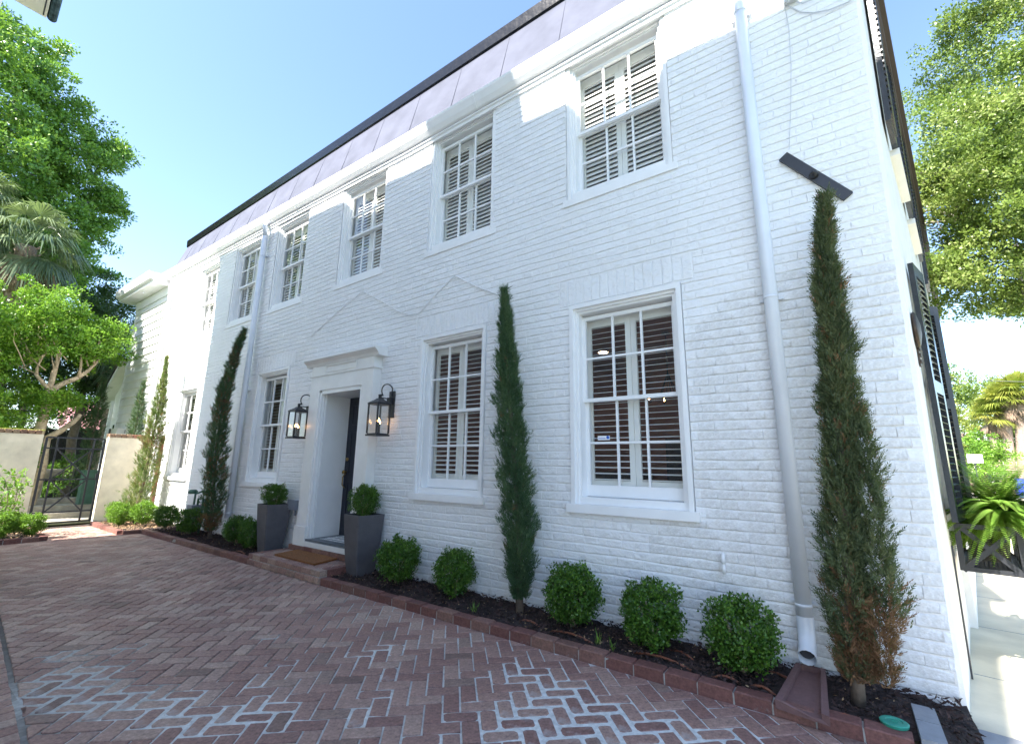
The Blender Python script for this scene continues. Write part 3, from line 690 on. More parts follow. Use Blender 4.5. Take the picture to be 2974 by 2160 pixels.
# door surround, recess and door
du = MB(); yf = D - .135
for x0, x1 in ((-6.88, -6.62), (-5.545, -5.295)):
    du.box(x0, x1, yf, D + .01, .24, 2.56); du.box(x0 - .022, x1 + .022, yf - .022, D + .008, .18, .50)
du.box(-6.88, -5.295, yf + .001, D + .012, 2.56, 2.79); du.box(-6.905, -5.27, yf - .012, D + .012, 2.79, 2.815); du.box(-6.88, -5.295, yf + .001, D + .012, 2.815, 2.98)
fr = du.obj('door_surround', M['trimw'], house)
MB().box(-6.50, -5.70, yf - .018, yf, 2.93, 2.945).box(-6.50, -5.70, yf - .010, yf, 2.835, 2.845).box(-6.50, -6.485, yf - .010, yf, 2.845, 2.93).box(-5.715, -5.70, yf - .010, yf, 2.845, 2.93).obj('panel_moulding', M['trimw'], fr)
cn = MB(); cn.extrude_x([(D, 2.96), (yf - .01, 2.96), (yf - .03, 3.0), (yf - .08, 3.045), (yf - .09, 3.05), (yf - .09, 3.07), (D, 3.10)], [-7.02, -5.18]); cn.obj('cornice', M['trimw'], fr)
ja = MB(); ja.box(-6.62, -6.575, yf + .02, D + .41, .33, 2.52); ja.box(-5.59, -5.545, yf + .02, D + .41, .33, 2.52); ja.box(-6.575, -5.59, yf + .02, D + .41, 2.50, 2.56)
ja.box(-6.585, -6.555, yf + .10, yf + .125, .33, 2.50); ja.box(-6.60, -6.562, yf + .06, yf + .08, .33, 2.50); ja.obj('door_jamb', M['trim'], house)
MB().box(-6.62, -5.545, yf - .03, D + .42, .235, .300).obj('threshold', M['trimw'], house)
sl = MB(); sl.box(-6.60, -5.60, yf - .005, yf + .14, .301, .331); sl.box(-6.60, -6.47, yf + .14, D + .41, .301, .331); sl.box(-5.73, -5.60, yf + .14, D + .41, .301, .331); sl.obj('slate_border', simple('slate_floor', (.10, .115, .13), .4, .15, 5), house)
tl = MB(); tl.box(-6.47, -5.73, yf + .14, D + .41, .301, .330); fl = tl.obj('tile_floor', M['trim'], house)
tp = MB()
for i in range(6):
    for j in range(4):
        cx, cy = -6.41 + i * .124, yf + .20 + j * .13
        for a in (0, 1, 2, 3): 
            an = a * math.pi / 4 + math.pi / 8; tp.bar((cx - .05 * math.cos(an), cy - .05 * math.sin(an), .3312 + a * .0003), (cx + .05 * math.cos(an), cy + .05 * math.sin(an), .3312 + a * .0003), .012, .001)
tp.obj('tile_motif', simple('tile_grey_motif', (.30, .32, .35), .5), fl)
dr = MB(); dr.box(-6.575, -5.59, D + .41, D + .455, .331, 2.50); door = dr.obj('door', M['navy'], house)
for (xa, xb) in ((-6.47, -6.13), (-6.08, -5.74)):
    for (za, zb) in ((.45, 1.15), (1.27, 1.95), (2.05, 2.38)):
        m = MB(); ring(m, xa, xb, za, zb, .02, D + .402, D + .41); m.obj('door_panel', M['navy'], door)
m = MB(); m.lathe([(.012, 0), (.012, .03), (.028, .045), (.03, .06), (.018, .072)], (0, 0, 0), 14); m.xf(Matrix.Translation((-6.515, D + .41, 1.30)) @ Matrix.Rotation(math.pi / 2, 4, 'X')); m.obj('door_knob', M['brass'], door, True)
m = MB(); m.lathe([(.028, 0), (.028, .014)], (0, 0, 0), 14); m.xf(Matrix.Translation((-6.515, D + .41, 1.50)) @ Matrix.Rotation(math.pi / 2, 4, 'X')); m.obj('deadbolt', M['brass'], door, True)
m = MB(); m.tube([(-6.53, D + .405, 1.28), (-6.53, D + .36, 1.22), (-6.53, D + .36, 1.10), (-6.53, D + .405, 1.05)], .009, 6); m.obj('door_handle', M['brass'], door, True)
m = MB(); m.lathe([(.007, 0), (.007, .006)], (0, 0, 0), 10); m.xf(Matrix.Translation((-6.105, D + .409, 1.72)) @ Matrix.Rotation(math.pi / 2, 4, 'X')); m.obj('peephole', M['brass'], door)

# gutter, frieze, roof
def gz(x): return max(0.0, -x - 5) * 0.022
GX = [-15.12, -14, -12, -10, -8, -6.5, -5, -3, -1, 0.62]
MB().extrude_x([(D, 6.15), (D - .02, 6.15), (D - .025, 6.19), (D - .045, 6.20), (D - .045, 6.225), (D, 6.225)], [XL] + GX[1:], gz).obj('frieze', M['trim'], house)
gt = MB().extrude_x([(D + .02, 6.235), (D - .055, 6.235), (D - .075, 6.245), (D - .115, 6.30), (D - .135, 6.345), (D - .155, 6.385), (D - .16, 6.42), (D - .145, 6.425), (D - .13, 6.41), (D + .0, 6.41), (D + .02, 6.43)], GX, gz).obj('gutter', M['trim'], house)
for x in (-1.3, -3.6, -5.9, -8.2, -10.9, -13.2):
    sm = MB(); sm.extrude_x([(D - .05, 6.228), (D - .08, 6.238), (D - .12, 6.296), (D - .140, 6.341), (D - .160, 6.381), (D - .166, 6.424), (D - .15, 6.428), (D - .15, 6.40), (D - .06, 6.25)], [x, x + .045], gz); sm.obj('gutter_joint', M['trim'], gt)
y0r, z0r, y1r, z1r = D - .01, 6.43, D + .25, 7.60
rf = MB(); sx = [-15.05] + GX[1:-1] + [0.62]
for x0, x1 in zip(sx[:-1], sx[1:]):
    l = .25 if x0 == -15.05 else 0; rr = -.1 if x1 == .62 else 0
    rf.add([(x0, y0r, z0r + gz(x0)), (x1, y0r, z0r + gz(x1)), (x1 + rr * 0, y1r, z1r), (x0 + l, y1r, z1r)], [(0, 1, 2, 3)])
rf.add([(-15.05, y0r, z0r + gz(-15)), (-14.8, y1r, z1r), (-14.8, D + 9, z1r), (-15.05, D + 9.2, z0r + gz(-15))], [(0, 1, 2, 3)])
rf.add([(-14.8, y1r, z1r), (.62, y1r, z1r), (2.0, D + 9, z1r), (-14.8, D + 9, z1r)], [(0, 1, 2, 3)])
roof = rf.obj('roof', M['roofmetal'], house)
for i in range(17):    # laps between the metal sheets
    x = -14.3 + i * .92
    m = MB(); m.bar((x, y0r - .004, z0r + gz(x) + .02), (x + .02, y1r - .004, z1r - .02), .010, .006, up=(0, -1, .2)); m.obj('sheet_lap', M['roofmetal'], roof)
rc = MB().extrude_x([(y1r - .03, z1r - .10), (y1r - .05, z1r - .08), (y1r - .06, z1r + .10), (y1r + .05, z1r + .13), (y1r + .2, z1r + .10), (y1r + .2, z1r)], [-14.82, -10, -5, .7]); rc.obj('roof_ridge_cap', M['ridgeblack'], roof)
ch = MB().box(-15.25, -14.95, D + 1.2, D + 1.6, 6.5, 7.75).box(-15.29, -14.91, D + 1.16, D + 1.64, 7.75, 7.87); ch.obj('vent_stack', M['trim'], house)
# street side: black cornice, mansard edge and shutters
def sbox(mb, s0, s1, o0, o1, z0, z1, **k):
    v = []
    for z in (z0, z1):
        for s_, o_ in ((s0, o0), (s1, o0), (s1, o1), (s0, o1)): v.append(spz(s_, o_, z))
    mb.add(v, [(0, 1, 2, 3), (7, 6, 5, 4), (0, 4, 5, 1), (1, 5, 6, 2), (2, 6, 7, 3), (3, 7, 4, 0)], **k)
m = MB(); sbox(m, -.05, 15, .0, .125, 6.30, 6.50); sbox(m, 0, 15, .0, .08, 6.14, 6.30); m.obj('street_cornice', M['roofdark'], house)
m = MB(); m.add([spz(-.1, .115, 6.50), spz(15, .115, 6.50), spz(15, -.25, 7.7), spz(-.1, -.25, 7.7)], [(0, 1, 2, 3)]); m.obj('street_roof_slope', M['roofdark'], house)
def street_shutter(s0, o0, s1, o1, z0, z1, mat):
    a0, a1 = Vector(spz(s0, o0, 0)), Vector(spz(s1, o1, 0)); a0.x += .013 * z0; a1.x += .013 * z0; a0.z = a1.z = 0
    u = (a1 - a0).normalized(); Lw = (a1 - a0).length; m = MB(); U = lambda d, z: tuple(a0 + u * d + Vector((0, 0, z)))
    for d in (.03, Lw - .03): m.bar(U(d, z0), U(d, z1), .06, .035, up=tuple(u.cross(Vector((0, 0, 1)))))
    for z in (z0 + .05, (z0 + z1) / 2, z1 - .05): m.bar(U(.06, z), U(Lw - .06, z), .034, .1)
    o = m.obj('shutter', mat, house); n_ = Vector((u.y, -u.x, 0)); k = MB()
    for za, zb in ((z0 + .12, (z0 + z1) / 2 - .06), ((z0 + z1) / 2 + .06, z1 - .12)):
        q = int((zb - za) / .05)
        for i in range(q + 1):
            z = za + (zb - za) * i / q; m = MB(); m.bar(U(.058, z), U(Lw - .058, z), .04, .007, up=tuple((n_ * .6 + Vector((0, 0, .8)))))
            m.obj('slat', mat, o)
    return o
street_shutter(.62, .055, 1.0, .10, 1.08, 3.12, M['blackgloss'])
street_shutter(2.02, .045, 2.16, .15, 1.08, 3.12, M['black'])
street_shutter(3.6, .04, 4.05, .12, 1.08, 3.12, M['black'])
for s0 in (.45, 2.1, 3.7, 5.3):
    m = MB(); sbox(m, s0, s0 + .5, .02, .06, 4.36, 6.10); o = m.obj('shutter', M['blackgloss'], house)
    k = MB()
    for i in range(28): sbox(k, s0 + .05, s0 + .45, .061, .072, 4.44 + i * .058, 4.465 + i * .058)
    k.obj('slats', M['blackgloss'], o, kind='stuff')
m = MB(); sbox(m, 1.08, 1.9, -.10, .03, 1.02, 1.07); sbox(m, 1.06, 1.92, -.1, .06, .98, 1.02); sbox(m, 1.0, 2.0, .0, .03, 1.07, 3.14); m.obj('street_window_casing', M['trimw'], house)
m = MB(); sbox(m, .95, 2.0, .0, .07, 4.30, 4.36); m.obj('street_window_sill', M['trimw'], house)
m = MB(); sbox(m, 2.62, 3.7, .0, .07, 4.30, 4.36); m.obj('street_window_sill', M['trimw'], house)
# plaques by the corner
m = MB(); m.lathe([(.02, 0), (.13, .004), (.14, .018), (.12, .03), (.04, .045)], (0, 0, 0), 20); m.xf(Matrix.Translation(Vector(spz(.30, .0, 2.48))) @ Matrix.Rotation(-TH, 4, 'Z') @ Matrix.Rotation(math.pi / 2, 4, 'Y'))
m.obj('wall_plaque', M['bronze'], smooth=True, label='oval dark bronze plaque on the street wall, higher of the two by the corner', cat='plaque')
m = MB(); sbox(m, .34, .44, .002, .012, 2.22, 2.44)
for i in range(4): sbox(m, .355, .425, .012, .02, 2.24 + i * .05, 2.262 + i * .05)
m.obj('house_number_plaque', M['bronze'], label='narrow dark number plaque on the street wall below the oval plaque', cat='plaque')
m = MB(); m.tube([spz(.75, .012, 0), spz(.78, .012, .9)], .006, 6); m.obj('conduit', M['iron'], house)

# downspouts
def downspout(x, ztop, lean=0):
    m = MB(); y = D - .085; r = .052
    m.tube([(x, y, ztop - .28), (x, y, 3.5), (x, y, .42)], r, 14, cap=True); o = m.obj('downspout', M['dsmetal'], house, True)
    m = MB(); m.tube([(x, D - .10, ztop + .02), (x, D - .115, ztop - .08), (x, y, ztop - .27)], r * .92, 14); m.obj('elbow', M['dsmetal'], o, True)
    for z in (.50, 2.79, 5.6):
        m = MB(); m.tube([(x, y, z), (x, y, z + .02)], r + .0025, 14); m.obj('strap', M['dsmetal'], o, True)
        m = MB(); m.box(x - .085, x + .085, D - .03, D - .005, z + .004, z + .022); m.obj('strap_bracket', M['dsmetal'], o)
    return o
ds = downspout(-.325, 6.25)
# crimped shoe of the corner downspout, open mouth
m = MB(); nn = 28; rings = []
cp = [(0, 0, .44), (0, -.003, .37), (0, -.018, .315), (0, -.048, .27), (0, -.095, .235), (0, -.15, .215)]; vs = []; fs = []
dirs = [(0, 0, -1), (0, -.1, -1), (0, -.35, -.9), (0, -.65, -.75), (0, -.85, -.5), (0, -.93, -.33)]
for (px, py, pz), dd in zip(cp, dirs):
    d_ = Vector(dd).normalized(); w_ = Vector((1, 0, 0)); v_ = d_.cross(w_)
    for j in range(nn):
        a = 2 * math.pi * j / nn; rr = .052 + (.0022 if j % 2 else 0); vs.append(Vector((-.325 + px, D - .085 + py, pz)) + (w_ * math.cos(a) + v_ * math.sin(a)) * rr)
for i in range(len(cp) - 1):
    for j in range(nn): fs.append((i * nn + j, i * nn + (j + 1) % nn, (i + 1) * nn + (j + 1) % nn, (i + 1) * nn + j))
m.add(vs, fs); m.obj('downspout_shoe', M['dsmetal'], ds, True)
m = MB(); m.lathe([(.047, 0), (.0475, .001)], (0, 0, 0), 20); m.xf(Matrix.Translation((-.325, D - .085 - .09, .240)) @ Matrix.Rotation(math.radians(65), 4, 'X')); m.obj('bore_shade_disc', M['darkmatte'], ds)  # dark disc standing in for the shade inside the pipe
downspout(-9.30, 6.33)
m = MB(); m.tube([(-14.55, D - .06, .05), (-14.55, D - .06, 6.35)], .045, 10); m.obj('downspout', M['trim'], house, True)
m = MB(); m.tube([(-13.70, D - .06, .05), (-13.70, D - .06, 2.0)], .035, 8); m.obj('drain_pipe', M['trim'], house, True)
m = MB(); m.box(-13.42, -13.36, D - .07, D - .003, .05, 2.02); m.obj('wall_post', M['hose'], house)

# ------------------------------------------------------------------ fixtures on the facade
def xz_line(mb, pts, r, y=D - .012, n=5): mb.tube([(x, y, z) for x, z in pts], r, n)
m = MB(); xz_line(m, [(-7.26, 3.58), (-6.9, 3.73), (-6.4, 3.93), (-5.88, 4.11), (-5.4, 3.85), (-4.98, 3.60), (-4.75, 3.5), (-4.545, 3.49), (-4.2, 3.72), (-3.89, 3.885), (-3.5, 3.64), (-3.15, 3.45)], .007)
m.obj('painted_cable', M['brickwhite'], label='thin white painted cable zigzagging across the wall above the front door', cat='cable')
m = MB(); xz_line(m, [(.013, 5.60), (.03, 5.3), (.01, 4.9), (-.03, 4.5), (-.08, 4.1)], .0028); m.obj('hanging_wire', M['wire'], label='thin vertical wire hanging down the wall beside the black iron plate', cat='wire')
m = MB(); xz_line(m, [(.013, 5.60), (.05, 5.50), (.13, 5.38), (.22, 5.31), (.33, 5.27), (.45, 5.26), (.56, 5.32)], .005)
xz_line(m, [(.10, 5.52), (.15, 5.46), (.22, 5.45), (.30, 5.52), (.38, 5.6)], .005)
m.obj('service_cable', M['wire'], label='drooping grey utility cable at the top of the wall near the street corner', cat='cable')
m = MB(); m.box(.02, .12, D - .05, D - .004, 5.52, 5.60).tube([(.05, D - .05, 5.5), (.05, D - .10, 5.56), (.09, D - .10, 5.6)], .012, 6); m.obj('cable_bracket', M['wire'], label='small grey cable bracket high on the wall near the street corner', cat='bracket')
t = empty('anchor_plate', (.067, D, 3.5), 'black iron anchor plate bolted diagonally above the tall cypress at the corner', 'wall anchor')
mtx = Matrix.Translation((.067, D - .016, 3.79)) @ Matrix.Rotation(math.radians(53), 4, 'Y')
m = MB(); m.box(-.325, .325, -.012, .012, -.040, .040); m.xf(mtx); m.obj('plate', M['black'], t)
m = MB(); m.lathe([(.034, 0), (.034, .012), (.026, .03), (.012, .055)], (0, 0, 0), 12); m.xf(mtx @ Matrix.Translation((-.0, -.012, 0)) @ Matrix.Rotation(math.pi / 2, 4, 'X')); m.obj('bolt', M['black'], t, True)
t = empty('vent_pipe', (-.84, D, .62), 'small white elbow pipe low on the wall above the rightmost boxwood', 'pipe')
m = MB(); m.tube([(-.84, D + .01, .765), (-.84, D - .035, .77), (-.84, D - .05, .755), (-.84, D - .052, .71)], .0155, 10); m.obj('elbow', M['trim'], t, True)
m = MB(); m.tube([(-.84, D - .052, .71), (-.84, D - .052, .635)], .013, 10); m.obj('tail_pipe', M['trim'], t, True)
t = empty('outlet_box', (-7.14, D, .70), 'grey weatherproof outlet box on the wall beside the left planter', 'outlet box')
MB().box(-7.24, -7.05, D - .10, D - .004, .70, .85).obj('box_body', M['grey'], t); MB().box(-7.25, -7.04, D - .112, D - .10, .735, .86).obj('box_lid', M['grey'], t); MB().tube([(-7.10, D - .05, .70), (-7.10, D - .05, .62)], .018, 8).obj('conduit_stub', M['grey'], t, True)
t = empty('gas_meter', (-10.35, D - .25, .1), 'grey gas meter and regulator standing in the bed left of the leaning cypress', 'gas meter')
MB().box(-10.48, -10.20, D - .33, D - .17, .27, .56).box(-10.46, -10.22, D - .35, D - .15, .52, .60).obj('meter_body', M['grey'], t)
m = MB(); m.tube([(-10.42, D - .25, .60), (-10.42, D - .25, .80), (-10.42, D - .15, .84), (-10.42, D - .01, .84)], .02, 8); m.tube([(-10.25, D - .25, .60), (-10.25, D - .25, .72), (-10.15, D - .2, .72), (-10.15, D - .2, .05)], .02, 8); m.obj('gas_pipe', M['utilgreen'], t, True)
m = MB(); m.lathe([(.07, 0), (.085, .03), (.085, .05), (.05, .08)], (-10.55, D - .25, .80), 14); m.obj('regulator', M['utilgreen'], t, True)

# wall lanterns
def lantern(x, zb, label):
    t = empty('wall_lantern', (x, D, zb), label, 'wall lantern', 'lanterns either side of the front door')
    yc = D - .215; hw = .098; z0 = zb; z1 = zb + .42
    MB().box(x - .055, x + .055, D - .018, D + .002, zb + .26, zb + .63).obj('back_plate', M['black'], t)
    m = MB(); m.box(x - hw - .014, x + hw + .014, yc - hw - .014, yc + hw + .014, z0, z0 + .022); m.box(x - hw, x + hw, yc - hw, yc + hw, z0 + .022, z0 + .034); m.obj('base', M['black'], t)
    for sx in (-1, 1):
        for sy in (-1, 1): MB().box(x + sx * hw - .009, x + sx * hw + .009, yc + sy * hw - .009, yc + sy * hw + .009, z0 + .034, z1).obj('corner_post', M['black'], t)
    rm_ = MB(); rm_.box(x - hw - .012, x + hw + .012, yc - hw - .012, yc + hw + .012, z1, z1 + .02)
    a = hw + .018; b = .03; zt = z1 + .085
    rm_.add([(x - a, yc - a, z1 + .02), (x + a, yc - a, z1 + .02), (x + a, yc + a, z1 + .02), (x - a, yc + a, z1 + .02), (x - .05, yc - .05, z1 + .065), (x + .05, yc - .05, z1 + .065), (x + .05, yc + .05, z1 + .065), (x - .05, yc + .05, z1 + .065), (x - b, yc - b, zt), (x + b, yc - b, zt), (x + b, yc + b, zt), (x - b, yc + b, zt)],
            [(3, 2, 1, 0), (0, 1, 5, 4), (1, 2, 6, 5), (2, 3, 7, 6), (3, 0, 4, 7), (4, 5, 9, 8), (5, 6, 10, 9), (6, 7, 11, 10), (7, 4, 8, 11), (8, 9, 10, 11)])
    rm_.obj('hood', M['black'], t)
    m = MB(); m.box(x - .02, x - .012, yc - .012, yc + .012, zt, zt + .05).box(x + .012, x + .02, yc - .012, yc + .012, zt, zt + .05).tube([(x - .03, yc, zt + .05), (x + .03, yc, zt + .05)], .009, 8); m.obj('hanger', M['black'], t)
    pts = []; R = .098; cyy, cz = yc + R + .02, zt + .115
    for i in range(19):
        a = math.radians(-150 + i * 16); pts.append((x, cyy - R * math.cos(a + math.pi * .0) * 1.0, cz + R * math.sin(a)))
    pts = [(x, cyy + R * math.cos(math.radians(q)), cz + R * math.sin(math.radians(q))) for q in range(-115 - 20, -360 + 20, -14)]
    pts = [(x, yc, zt + .05)] + pts + [(x, D - .05, zt - .02), (x, D - .03, zt - .06)]
    m = MB()
    for p, q in zip(pts[:-1], pts[1:]): m.bar(p, q, .026, .008, up=(1, 0, 0)) if False else m.tube([p, q], .0085, 6)
    m.obj('scroll_hook', M['black'], t, True)
    m = MB(); m.bar((x, yc, zt + .012), (x, D - .02, zt + .012), .018, .014); m.obj('support_arm', M['black'], t)
    MB().box(x - .03, x + .03, D - .075, D - .018, zt - .06, zt + .03).obj('arm_block', M['black'], t)
    g_ = hw - .002
    for vs in ([(x - g_, yc - g_, z0 + .034), (x + g_, yc - g_, z0 + .034), (x + g_, yc - g_, z1), (x - g_, yc - g_, z1)], [(x + g_, yc - g_, z0 + .034), (x + g_, yc + g_, z0 + .034), (x + g_, yc + g_, z1), (x + g_, yc - g_, z1)],
               [(x - g_, yc + g_, z0 + .034), (x - g_, yc - g_, z0 + .034), (x - g_, yc - g_, z1), (x - g_, yc + g_, z1)], [(x + g_, yc + g_, z0 + .034), (x - g_, yc + g_, z0 + .034), (x - g_, yc + g_, z1), (x + g_, yc + g_, z1)]):
        p = MB(); p.add(vs, [(0, 1, 2, 3)]); p.obj('glass_pane', M['glass'], t)
    for dx_, dy_, hh in ((-.022, -.01, .15), (.022, -.01, .15), (0, .025, .13)):
        MB().tube([(x + dx_, yc + dy_, z0 + .034), (x + dx_, yc + dy_, z0 + .034 + hh)], .0095, 8).obj('candle', M['candle'], t)
        MB().lathe([(.005, 0), (.011, .016), (.008, .032), (.001, .052)], (x + dx_, yc + dy_, z0 + .034 + hh), 8).obj('candle_bulb', M['flame'], t, True)
    MB().tube([(x, yc + .02, z0 + .15), (x, yc + .02, z1)], .006, 6).obj('centre_rod', M['black'], t)
lantern(-5.0, 1.80, 'black lantern with lit candle bulbs right of the front door, nearer the wide window')
lantern(-7.03, 1.81, 'black lantern with lit candle bulbs left of the front door, beside the leftmost shaded window')

# ------------------------------------------------------------------ step, mat, planters, splash block
t = empty('door_step', (-6.2, 3.7, 0), 'two course red brick door step below the front door with a herringbone top', 'step')
def rbrick(mb, x0, x1, y0, y1, z0, z1, tint=None, pl=0):
    e = .005; r = lambda: random.uniform(-.0015, .0015); tint = random.random() if tint is None else tint
    vs = [(x0 + e, y0 + e, z0), (x1 - e, y0 + e, z0), (x1 - e, y1 - e, z0), (x0 + e, y1 - e, z0)]
    vs += [(x0 + r(), y0 + r(), z0 + e), (x1 + r(), y0 + r(), z0 + e), (x1 + r(), y1 + r(), z0 + e), (x0 + r(), y1 + r(), z0 + e)]
    vs += [(x0 + r(), y0 + r(), z1 - e), (x1 + r(), y0 + r(), z1 - e), (x1 + r(), y1 + r(), z1 - e), (x0 + r(), y1 + r(), z1 - e)]
    vs += [(x0 + e, y0 + e, z1), (x1 - e, y0 + e, z1), (x1 - e, y1 - e, z1), (x0 + e, y1 - e, z1)]
    fs = [(3, 2, 1, 0)]
    for k in range(3): fs += [(4 * k + i, 4 * k + (i + 1) % 4, 4 * k + 4 + (i + 1) % 4, 4 * k + 4 + i) for i in range(4)]
    fs.append((12, 13, 14, 15)); mb.add(vs, fs, tint=tint, pale=pl)
sx0, sx1, sy0 = -7.10, -5.30, 3.42
m = MB(); m.box(sx0 + .01, sx1 - .01, sy0 + .008, D - .0, -.01, .1435); o = m.obj('mortar_core', M['joint'], t); o.data.attributes['pale'].data.foreach_set('value', np.full(6, .6, dtype=np.float32))
for row, zz0 in ((0, 0.0), (1, .078)):
    x = sx0 - (.1 if row else 0)
    while x < sx1 - .02:
        a, b = max(x, sx0), min(x + .205, sx1); x += .213
        if b - a > .03: m = MB(); rbrick(m, a, b, sy0 - (0 if row else .012), sy0 + .098, zz0, zz0 + .07); m.obj('brick', M['paver'], t)
for side_x in (sx0, sx1 - .1):
    y = sy0 + .105
    while y < D - .1:
        m = MB(); rbrick(m, side_x, side_x + .1, y, min(y + .2, D - .01), .0, .148, pl=.5); m.obj('brick', M['kerbbrick'], t); y += .208
for j in range(-40, 40):
    for i in range(-40, 40):
        d = (i - j) % 4
        if d == 0: rect = [(i, j), (i + 2, j), (i + 2, j + 1), (i, j + 1)]
        elif d == 3: rect = [(i, j), (i + 1, j), (i + 1, j + 2), (i, j + 2)]
        else: continue
        poly = [((x * ca - y * sa) * WP - 6.2, (x * sa + y * ca) * WP + 3.7) for x, y in rect]
        q = clip_poly(poly, [(1, 0, sx1 - .105), (-1, 0, -(sx0 + .105)), (0, 1, D - .17), (0, -1, -(sy0 + .103))])
        if len(q) >= 3 and abs(parea(q)) > .001:
            mb = MB()
            if paver(mb, q, random.random(), .3, .15): mb.obj('brick', M['paver'], t)
x = -6.98
while x < -5.3:
    m = MB(); rbrick(m, x, min(x + .205, -5.25), D - .17, D - .0, .15, .228); m.obj('brick', M['kerbbrick'], t); x += .214
m = MB(); q = [(-6.63, 3.545), (-5.63, 3.545), (-5.72, 3.93), (-6.72, 3.93)]; cy_ = [(x, y) for x, y in q]
m.add([(x, y, .152) for x, y in cy_] + [(x, y, .176) for x, y in cy_], [(3, 2, 1, 0), (4, 5, 6, 7), (0, 1, 5, 4), (1, 2, 6, 5), (2, 3, 7, 6), (3, 0, 4, 7)])
m.obj('doormat', M['coirmat'], label='orange brown coir doormat lying on the brick step', cat='doormat')
def planter(cx, cy, rot, label):
    t = empty('planter', (cx, cy, .05), label, 'planter', 'tall grey planters beside the front door')
    m = MB(); prof = [(.125, .0), (.15, .2), (.17, .42), (.183, .62), (.190, .74)]; vs = []; fs = []
    def sq(r, z, c=.012): return [(-r + c, -r, z), (r - c, -r, z), (r, -r + c, z), (r, r - c, z), (r - c, r, z), (-r + c, r, z), (-r, r - c, z), (-r, -r + c, z)]
    lev = prof + [(.166, .74), (.160, .68)]
    for r, z in lev: vs += sq(r, z)
    for i in range(len(lev) - 1):
        for j in range(8): fs.append((i * 8 + j, i * 8 + (j + 1) % 8, (i + 1) * 8 + (j + 1) % 8, (i + 1) * 8 + j))
    fs.append(tuple(reversed(range(8)))); m.add(vs, fs); mt = Matrix.Translation((cx, cy, .05)) @ Matrix.Rotation(rot, 4, 'Z'); m.xf(mt); m.obj('pot', M['planter'], t)
    m = MB(); m.add(sq(.161, .685), [tuple(range(8))]); m.xf(mt); m.obj('potting_soil', M['soil'], t)
planter(-5.16, 3.90, R_(-6), 'tall dark grey square planter right of the door step with a clipped shrub in it')
planter(-7.42, 3.88, R_(-4), 'tall dark grey square planter left of the door step with a clipped shrub in it')
t = empty('splash_block', (-.34, 3.7, .02), 'red brown splash block tray under the open downspout at the corner', 'splash block')
m = MB(); zb, zf = .135, .100
o_ = [(-.405, 3.985, zb), (-.235, 3.985, zb), (-.205, 3.36, zf), (-.475, 3.40, zf)]; i_ = [(-.375, 3.955, zb), (-.262, 3.955, zb), (-.243, 3.375, zf), (-.437, 3.41, zf)]
ih = [(x, y, z - .032) for x, y, z in i_]; ob = [(x, y, z - .05) for x, y, z in o_]
v = ob + o_ + i_ + ih; m.add(v, [(3, 2, 1, 0), (0, 1, 5, 4), (1, 2, 6, 5), (3, 0, 4, 7), (4, 5, 9, 8), (5, 6, 10, 9), (7, 4, 8, 11), (8, 9, 13, 12), (9, 10, 14, 13), (11, 8, 12, 15), (12, 13, 14, 15), (2, 3, 7, 11), (2, 11, 15), (2, 15, 14), (2, 14, 10, 6)])
m.obj('tray', M['splash'], t)
m = MB(); m.lathe([(.062, 0), (.066, .014), (.06, .018), (.040, .018), (.038, .014), (.0005, .015)], (.085, 3.545, .075), 26)
t = empty('valve_cover', (.085, 3.545, .07), 'round green plastic valve cover in the bed beside the corner cypress', 'valve cover'); m.obj('lid', M['green_lid'], t, False)
m = MB()
for q in (-.012, .006): m.bar((.070, 3.545 + q, .0965), (.092, 3.545 + q, .0965), .005, .004); m.bar((.092, 3.552 + q, .0965), (.098, 3.541 + q, .0965), .005, .004)
m.obj('arrow_mark', M['green_lid'], t)
hs = [((-2.56, 3.726), (-2.33, 3.71)), ((-2.2, 3.69), (-1.78, 3.646)), ((-1.46, 3.685), (-1.02, 3.638)), ((-.875, 3.606), (-.70, 3.623)), ((-.645, 3.618), (-.49, 3.578)), ((-1.25, 3.88), (-1.05, 3.82)), ((-.21, 3.503), (-.067, 3.508)), ((-.6, 3.90), (-.42, 3.86)), ((-7.95, 3.62), (-7.6, 3.60)), ((-9.9, 3.60), (-9.4, 3.64))]
hlab = ['short brown drip hose surfacing left of the third boxwood', 'brown drip hose in front of the third boxwood from the downspout', 'longest brown drip hose piece, in front of the second boxwood', 'brown drip hose piece just before the rightmost boxwood stem', 'brown drip hose piece left of the splash block', 'brown drip hose piece behind the second boxwood by the wall', 'brown drip hose piece right of the splash block', 'brown hose piece behind the rightmost boxwood', 'brown drip hose before the boxwood left of the planter', 'brown drip hose at the foot of the leaning cypress']
for (a, b), lb in zip(hs, hlab):
    m = MB(); mid = ((a[0] + b[0]) / 2, (a[1] + b[1]) / 2 + .01)
    m.tube([(a[0], a[1], .045), (a[0] * .75 + b[0] * .25, a[1] * .75 + b[1] * .25, .066), (mid[0], mid[1], .070), (b[0] * .75 + a[0] * .25, b[1] * .75 + a[1] * .25, .066), (b[0], b[1], .045)], .009, 7)
    m.obj('drip_hose', M['hose'], smooth=True, label=lb, cat='hose', group='drip hose surfacing in the bed')

